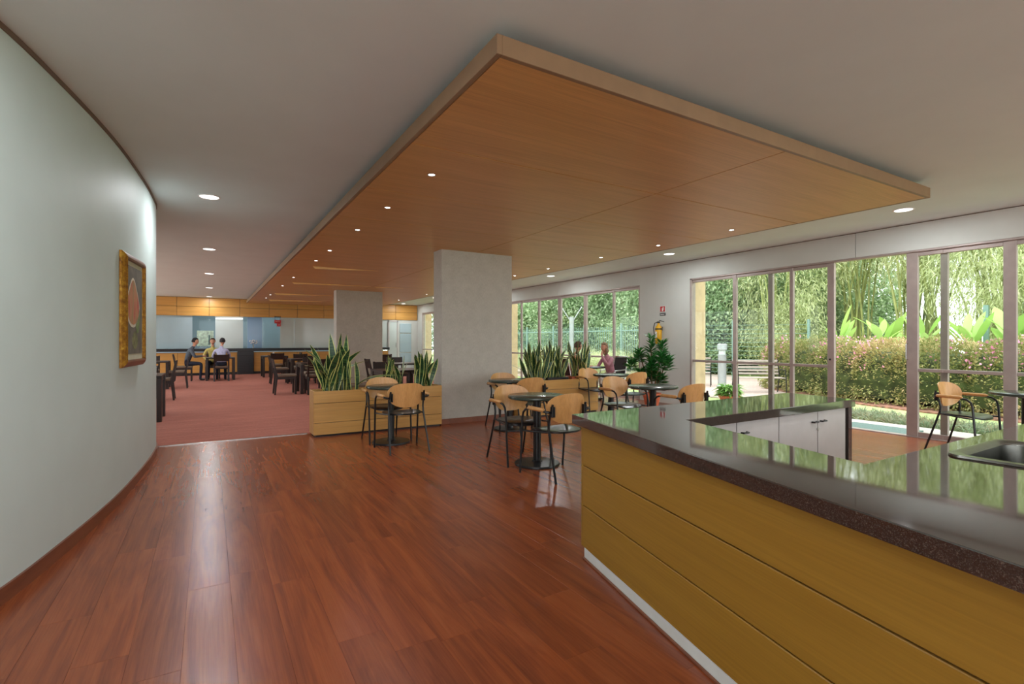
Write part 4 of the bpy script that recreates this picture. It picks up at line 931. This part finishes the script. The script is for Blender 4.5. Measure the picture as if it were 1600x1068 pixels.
# bright broad leaved plants behind the hedge
ORD = ['first', 'second', 'third', 'fourth', 'fifth', 'sixth', 'seventh', 'eighth', 'ninth', 'tenth', 'eleventh', 'twelfth', 'thirteenth', 'fourteenth', 'fifteenth', 'sixteenth', 'seventeenth', 'eighteenth', 'nineteenth', 'twentieth']
def bearing(p): return (p[0]*RX[0]+p[1]*RX[1])/(p[0]*FX[0]+p[1]*FX[1])
def broad_leaf(seed):
    rd = random.Random(seed); n = 8; v = []; f = []; bend = rd.uniform(.1, .6)
    for i in range(n+1):
        t = i/n; wd = .115*math.sin(PI*min(1, max(0, (t-.14)/.86)))**.7 if t > .14 else .010
        for u in (-1, -.4, 0, .4, 1): v.append((u*wd, bend*t*t*.6, t-.2*bend*t*t+abs(u)*.03*(t > .14)))
    for i in range(n):
        for k in range(4): f.append((i*5+k, i*5+k+1, i*5+6+k, i*5+5+k))
    return MB().add(v, f).mesh('leaf', 'gingerleaf', True)
BL = [broad_leaf(s) for s in range(5)]
rd = random.Random(21)
gsp = [(15.4, 7.6), (15.1, 6.4), (15.0, 5.4), (15.2, 4.6), (14.9, 3.8), (15.3, 3.0), (15.0, 2.3), (15.4, 1.6), (15.2, .9), (15.7, .2), (15.5, -.6), (16.2, 5.0), (16.3, 3.4), (16.4, 2.0), (16.5, .6), (16.2, 6.6)]
for i, (x, y) in enumerate(gsp):
    t = thing('broad_leaf_plant', 'bright green broad leaved plant rising behind the flowering hedge', 'plant', (x, y, GZ), rd.uniform(0, 6), 'broad leaved plants behind the hedge')
    t['label'] = '%s broad leaved bright green plant from the left, %s row behind the flowering hedge' % (ORD[i if i < 11 else [11, 12, 13, 14, 15].index(i)], 'front' if i < 11 else 'back')
    MB().tube([(0, 0, 0), (0, 0, 1.5)], .03, 6).build('stem', 'culm', t)
    for k in range(7):
        a = k*2.4+rd.random(); o = obj('leaf', BL[rd.randrange(5)], t, (0, 0, rd.uniform(1.0, 1.45))); s = rd.uniform(.7, 1.05)*(1.15 if i % 4 == 0 else .9)
        o.rotation_euler = (-rd.uniform(.15, .75), 0, a); o.scale = (s*1.15, s, s*rd.uniform(.9, 1.15))
# crowns
def crown_fn(rx, ry, rz, hang=0):
    def fn(rng, n):
        cl = rng.normal(0, 1, (max(20, n//90), 3)); cl /= np.linalg.norm(cl, axis=1)[:, None]; cl *= rng.uniform(.45, 1, (len(cl), 1)); idx = rng.integers(0, len(cl), n)
        P = cl[idx]+rng.normal(0, .13, (n, 3)); D = cl[idx]*.6+rng.normal(0, .7, (n, 3)); D[:, 2] -= hang; return P*np.array([rx, ry, rz]), D
    return fn
def crown(name, n, rx, ry, rz, L0, L1, W, hang, seed, mat):
    v, f = blade_cloud(n, crown_fn(rx, ry, rz, hang), L0, L1, W, .4, seed); return np_mesh(name, v, f, mat)
BC = [crown('foliage', 12000, 1.8, 1.8, 2.7, .12, .26, .013, .5, 60+i, 'bambooleaf') for i in range(3)]
TC = [crown('foliage', 17000, 1.9, 1.9, 2.3, .10, .17, .045, .1, 70+i, 'treeleaf') for i in range(3)]
culm_mesh = []
for s in range(4):
    rdm = random.Random(s); bx_, by_ = rdm.uniform(-1, 1)*.9, rdm.uniform(-1, 1)*.9
    m_ = MB(); pts = [(bx_*t*t*1.3, by_*t*t*1.3, 7*t) for t in [k/14 for k in range(15)]]
    m_.tube(pts, [.045*(1-.5*k/14) for k in range(15)], 6)
    culm_mesh.append(m_.mesh('culm', 'culm', True))
rd = random.Random(5)
bsp = [(19.5, 7.2), (18.6, 4.6), (19.6, 2.0), (19.0, -.6), (21.5, 5.6), (21.2, 3.2), (21.8, .4), (22.5, 8.2), (20.6, 9.6), (18.4, 11.2), (26.5, 7.4), (24.6, .2), (23.6, -2.2), (18.9, -3.4), (21, -5)]
for i, (x, y) in enumerate(bsp):
    t = thing('bamboo_clump', '%s bamboo clump from the left among those beyond the hedge' % ORD[sorted(bsp, key=bearing).index((x, y))], 'bamboo', (x, y, GZ), rd.uniform(0, 6), 'bamboo clumps beyond the hedge')
    mid = (x, y) in ((20.6, 9.6), (22.5, 8.2), (19.5, 7.2), (21.5, 5.6), (26.5, 7.4))
    for k in range(15 if mid else 9):
        o = obj('culm', culm_mesh[rd.randrange(4)], t, (rd.uniform(-.5, .5), rd.uniform(-.5, .5), 0)); o.rotation_euler = (0, 0, rd.uniform(0, 6.28)); o.scale = (rd.uniform(.7, 1.3),)*2+(rd.uniform(.8, 1.1),)
    o = obj('foliage', BC[i % 3], t, (0, 0, rd.uniform(3.4, 4.2)+(2.0 if mid else 0))); o.scale = (rd.uniform(1, 1.25), rd.uniform(1, 1.25), rd.uniform(.9, 1.1)); o['kind'] = 'stuff'
    if i % 3 == 0 and not mid: o = obj('low_foliage', BC[(i+1) % 3], t, (.3, .2, 1.6)); o.scale = (.9, .9, .55); o['kind'] = 'stuff'
tsp = [(19, 14), (18.4, 17.2), (19, 20.2), (17.6, 23.5), (21.5, 12), (22, 16), (22, 20), (21, 24.5), (17.5, 27.5), (21, 29), (26, 15.5), (28, 13), (27, 19), (31, 6), (29.5, -.5), (27, -3), (15.5, 31), (19, 34), (12, 34), (25.5, 24)]
trk = MB().tube([(0, 0, 0), (.05, 0, 1.5), (-.1, .1, 3), (.1, 0, 5)], [.16, .12, .1, .05], 10).mesh('trunk', 'trunk', True)
for i, (x, y) in enumerate(tsp):
    t = thing('broadleaf_tree', '%s broadleaf tree from the left beyond the garden fence' % ORD[sorted(tsp, key=bearing).index((x, y))], 'tree', (x, y, GZ), rd.uniform(0, 6), 'broadleaf trees beyond the fence')
    obj('trunk', trk, t)
    o = obj('foliage', TC[i % 3], t, (0, 0, 3.8)); o.scale = (1.15, 1.15, 1.2); o['kind'] = 'stuff'
    o = obj('low_foliage', TC[(i+1) % 3], t, (-.4, -.3, 1.5)); o.scale = (1.1, 1.1, .7); o['kind'] = 'stuff'
# shrubs under window 2
for i, (x, y, s) in enumerate([(11.5, 13.0, .55), (12.2, 14.6, .6), (11.3, 15.8, .55), (12.6, 12.1, .5), (12, 17.4, .6), (13.4, 11.6, .4), (11.2, 19, .5)]):
    t = thing('garden_shrub', '%s low bright green shrub outside below the farther window' % ORD[i], 'shrub', (x, y, GZ), i, 'low shrubs outside the farther window')
    MB().tube([(0, 0, 0), (0, .05, .4)], .03, 6).build('stem', 'stem', t)
    o = obj('foliage', BC[i % 3], t, (0, 0, .5)); o.scale = (s, s, s*.42); o['kind'] = 'stuff'
# fence: posts, horizontal wires, upright bars
fe2 = thing('garden_fence', 'pale green metal fence of bars and wires before the trees', 'fence', (14.6, 13.2, GZ))
for x, y in ((2.4, -3.9), (1.2, -1.95), (0, 0), (0, 2.4), (0, 4.8), (0, 7.2), (0, 9.6), (0, 12)): MB().box(x-.035, x+.035, y-.035, y+.035, 0, 2.12, .004).build('post', 'teal', fe2)
for k in range(13): MB().tube([(2.4, -3.9, .15+k*.15), (0, 0, .15+k*.15)], .006, 5).build('wire', 'teal', fe2)
barm = MB().box(-.008, .008, -.008, .008, 0, 2.0).mesh('picket', 'teal')
for k in range(92): obj('picket', barm, fe2, (0, .1+k*.128, 0))
for z in (.2, 1.8): MB().box(-.015, .015, 0, 12, z, z+.04).build('rail', 'teal', fe2)
for y in (-.9, -3.6): MB().box(2.0, 2.1, y-7.6, y-7.5, 0, 2.3, .004).build('post', 'teal', fe2)
# garden lamp bollard, benches, Y pole
bo = thing('bollard_lamp', 'white cylindrical bollard lamp on the gravel', 'lamp', (13.3, 9.85, GZ))
MB().lathe([(.16, 0), (.16, .05), (.12, .09), (.12, .95), (.13, .97), (.13, 1.0)], 20).build('post', 'galv', bo, smooth=True)
MB().lathe([(.10, 1.0), (.10, 1.14)], 20).build('lens', 'frost', bo, smooth=True); MB().lathe([(.14, 1.14), (.14, 1.30), (.11, 1.32), (0, 1.32)], 20).build('cap', 'galv', bo, smooth=True)
def garden_chair(x, y, rz, l, wdt):
    t = thing('garden_bench', l, 'garden bench', (x, y, GZ+.02), rz); hw = wdt/2
    for s in (-1, 1):
        MB().tube([(s*hw, .25, 0), (s*hw, .22, .42), (s*hw, .18, .62), (s*hw, -.2, .62)], .014, 6).build('leg', 'black', t, smooth=True); MB().tube([(s*hw, -.32, 0), (s*hw, -.2, .4), (s*hw, -.32, .88)], .014, 6).build('leg', 'black', t, smooth=True)
    for k in range(6): MB().box(-hw, hw, -.2+k*.07, -.15+k*.07, .40, .42, .002).build('seat_slat', 'frame', t)
    for k in range(5): MB().box(-hw, hw, -.24-k*.02, -.225-k*.02, .48+k*.085, .53+k*.085, .002).build('back_slat', 'frame', t)
garden_chair(12.6, 8.2, 2.5, 'slatted metal garden bench on the gravel near the hedge end', 1.2); garden_chair(13.0, 10.4, 2.2, 'slatted metal garden chair behind the white bollard lamp', .6)
yp = thing('forked_pole', 'white forked pole standing outside before the trees', 'pole', (12.3, 15.95, GZ))
MB().tube([(0, 0, 0), (0, 0, 2.35)], .09, 12).build('post', 'galv', yp, smooth=True)
for s in (-1, 1): MB().tube([(0, 0, 2.1), (s*.36, -s*.2, 2.75)], .02, 8).build('arm', 'galv', yp, smooth=True)
# potted plant on the step
pp = thing('potted_garden_plant', 'leafy pale green plant in a low terracotta pot outside the glass', 'plant', (9.35, 6.75, -.03))
pot(pp, .13, .2, .2)
def pfn(rng, n): a = rng.uniform(0, 2*PI, n); e = rng.uniform(.1, 1.3, n); P = np.stack([.06*np.cos(a), .06*np.sin(a), rng.uniform(.18, .38, n)], 1); return P, np.stack([np.cos(a), np.sin(a), e], 1)
v, f = blade_cloud(260, pfn, .2, .36, .03, .7, 9); tag(obj('foliage', np_mesh('foliage', v, f, 'potleaf'), pp), kind='stuff')

# world-space sanity: nothing else is hidden
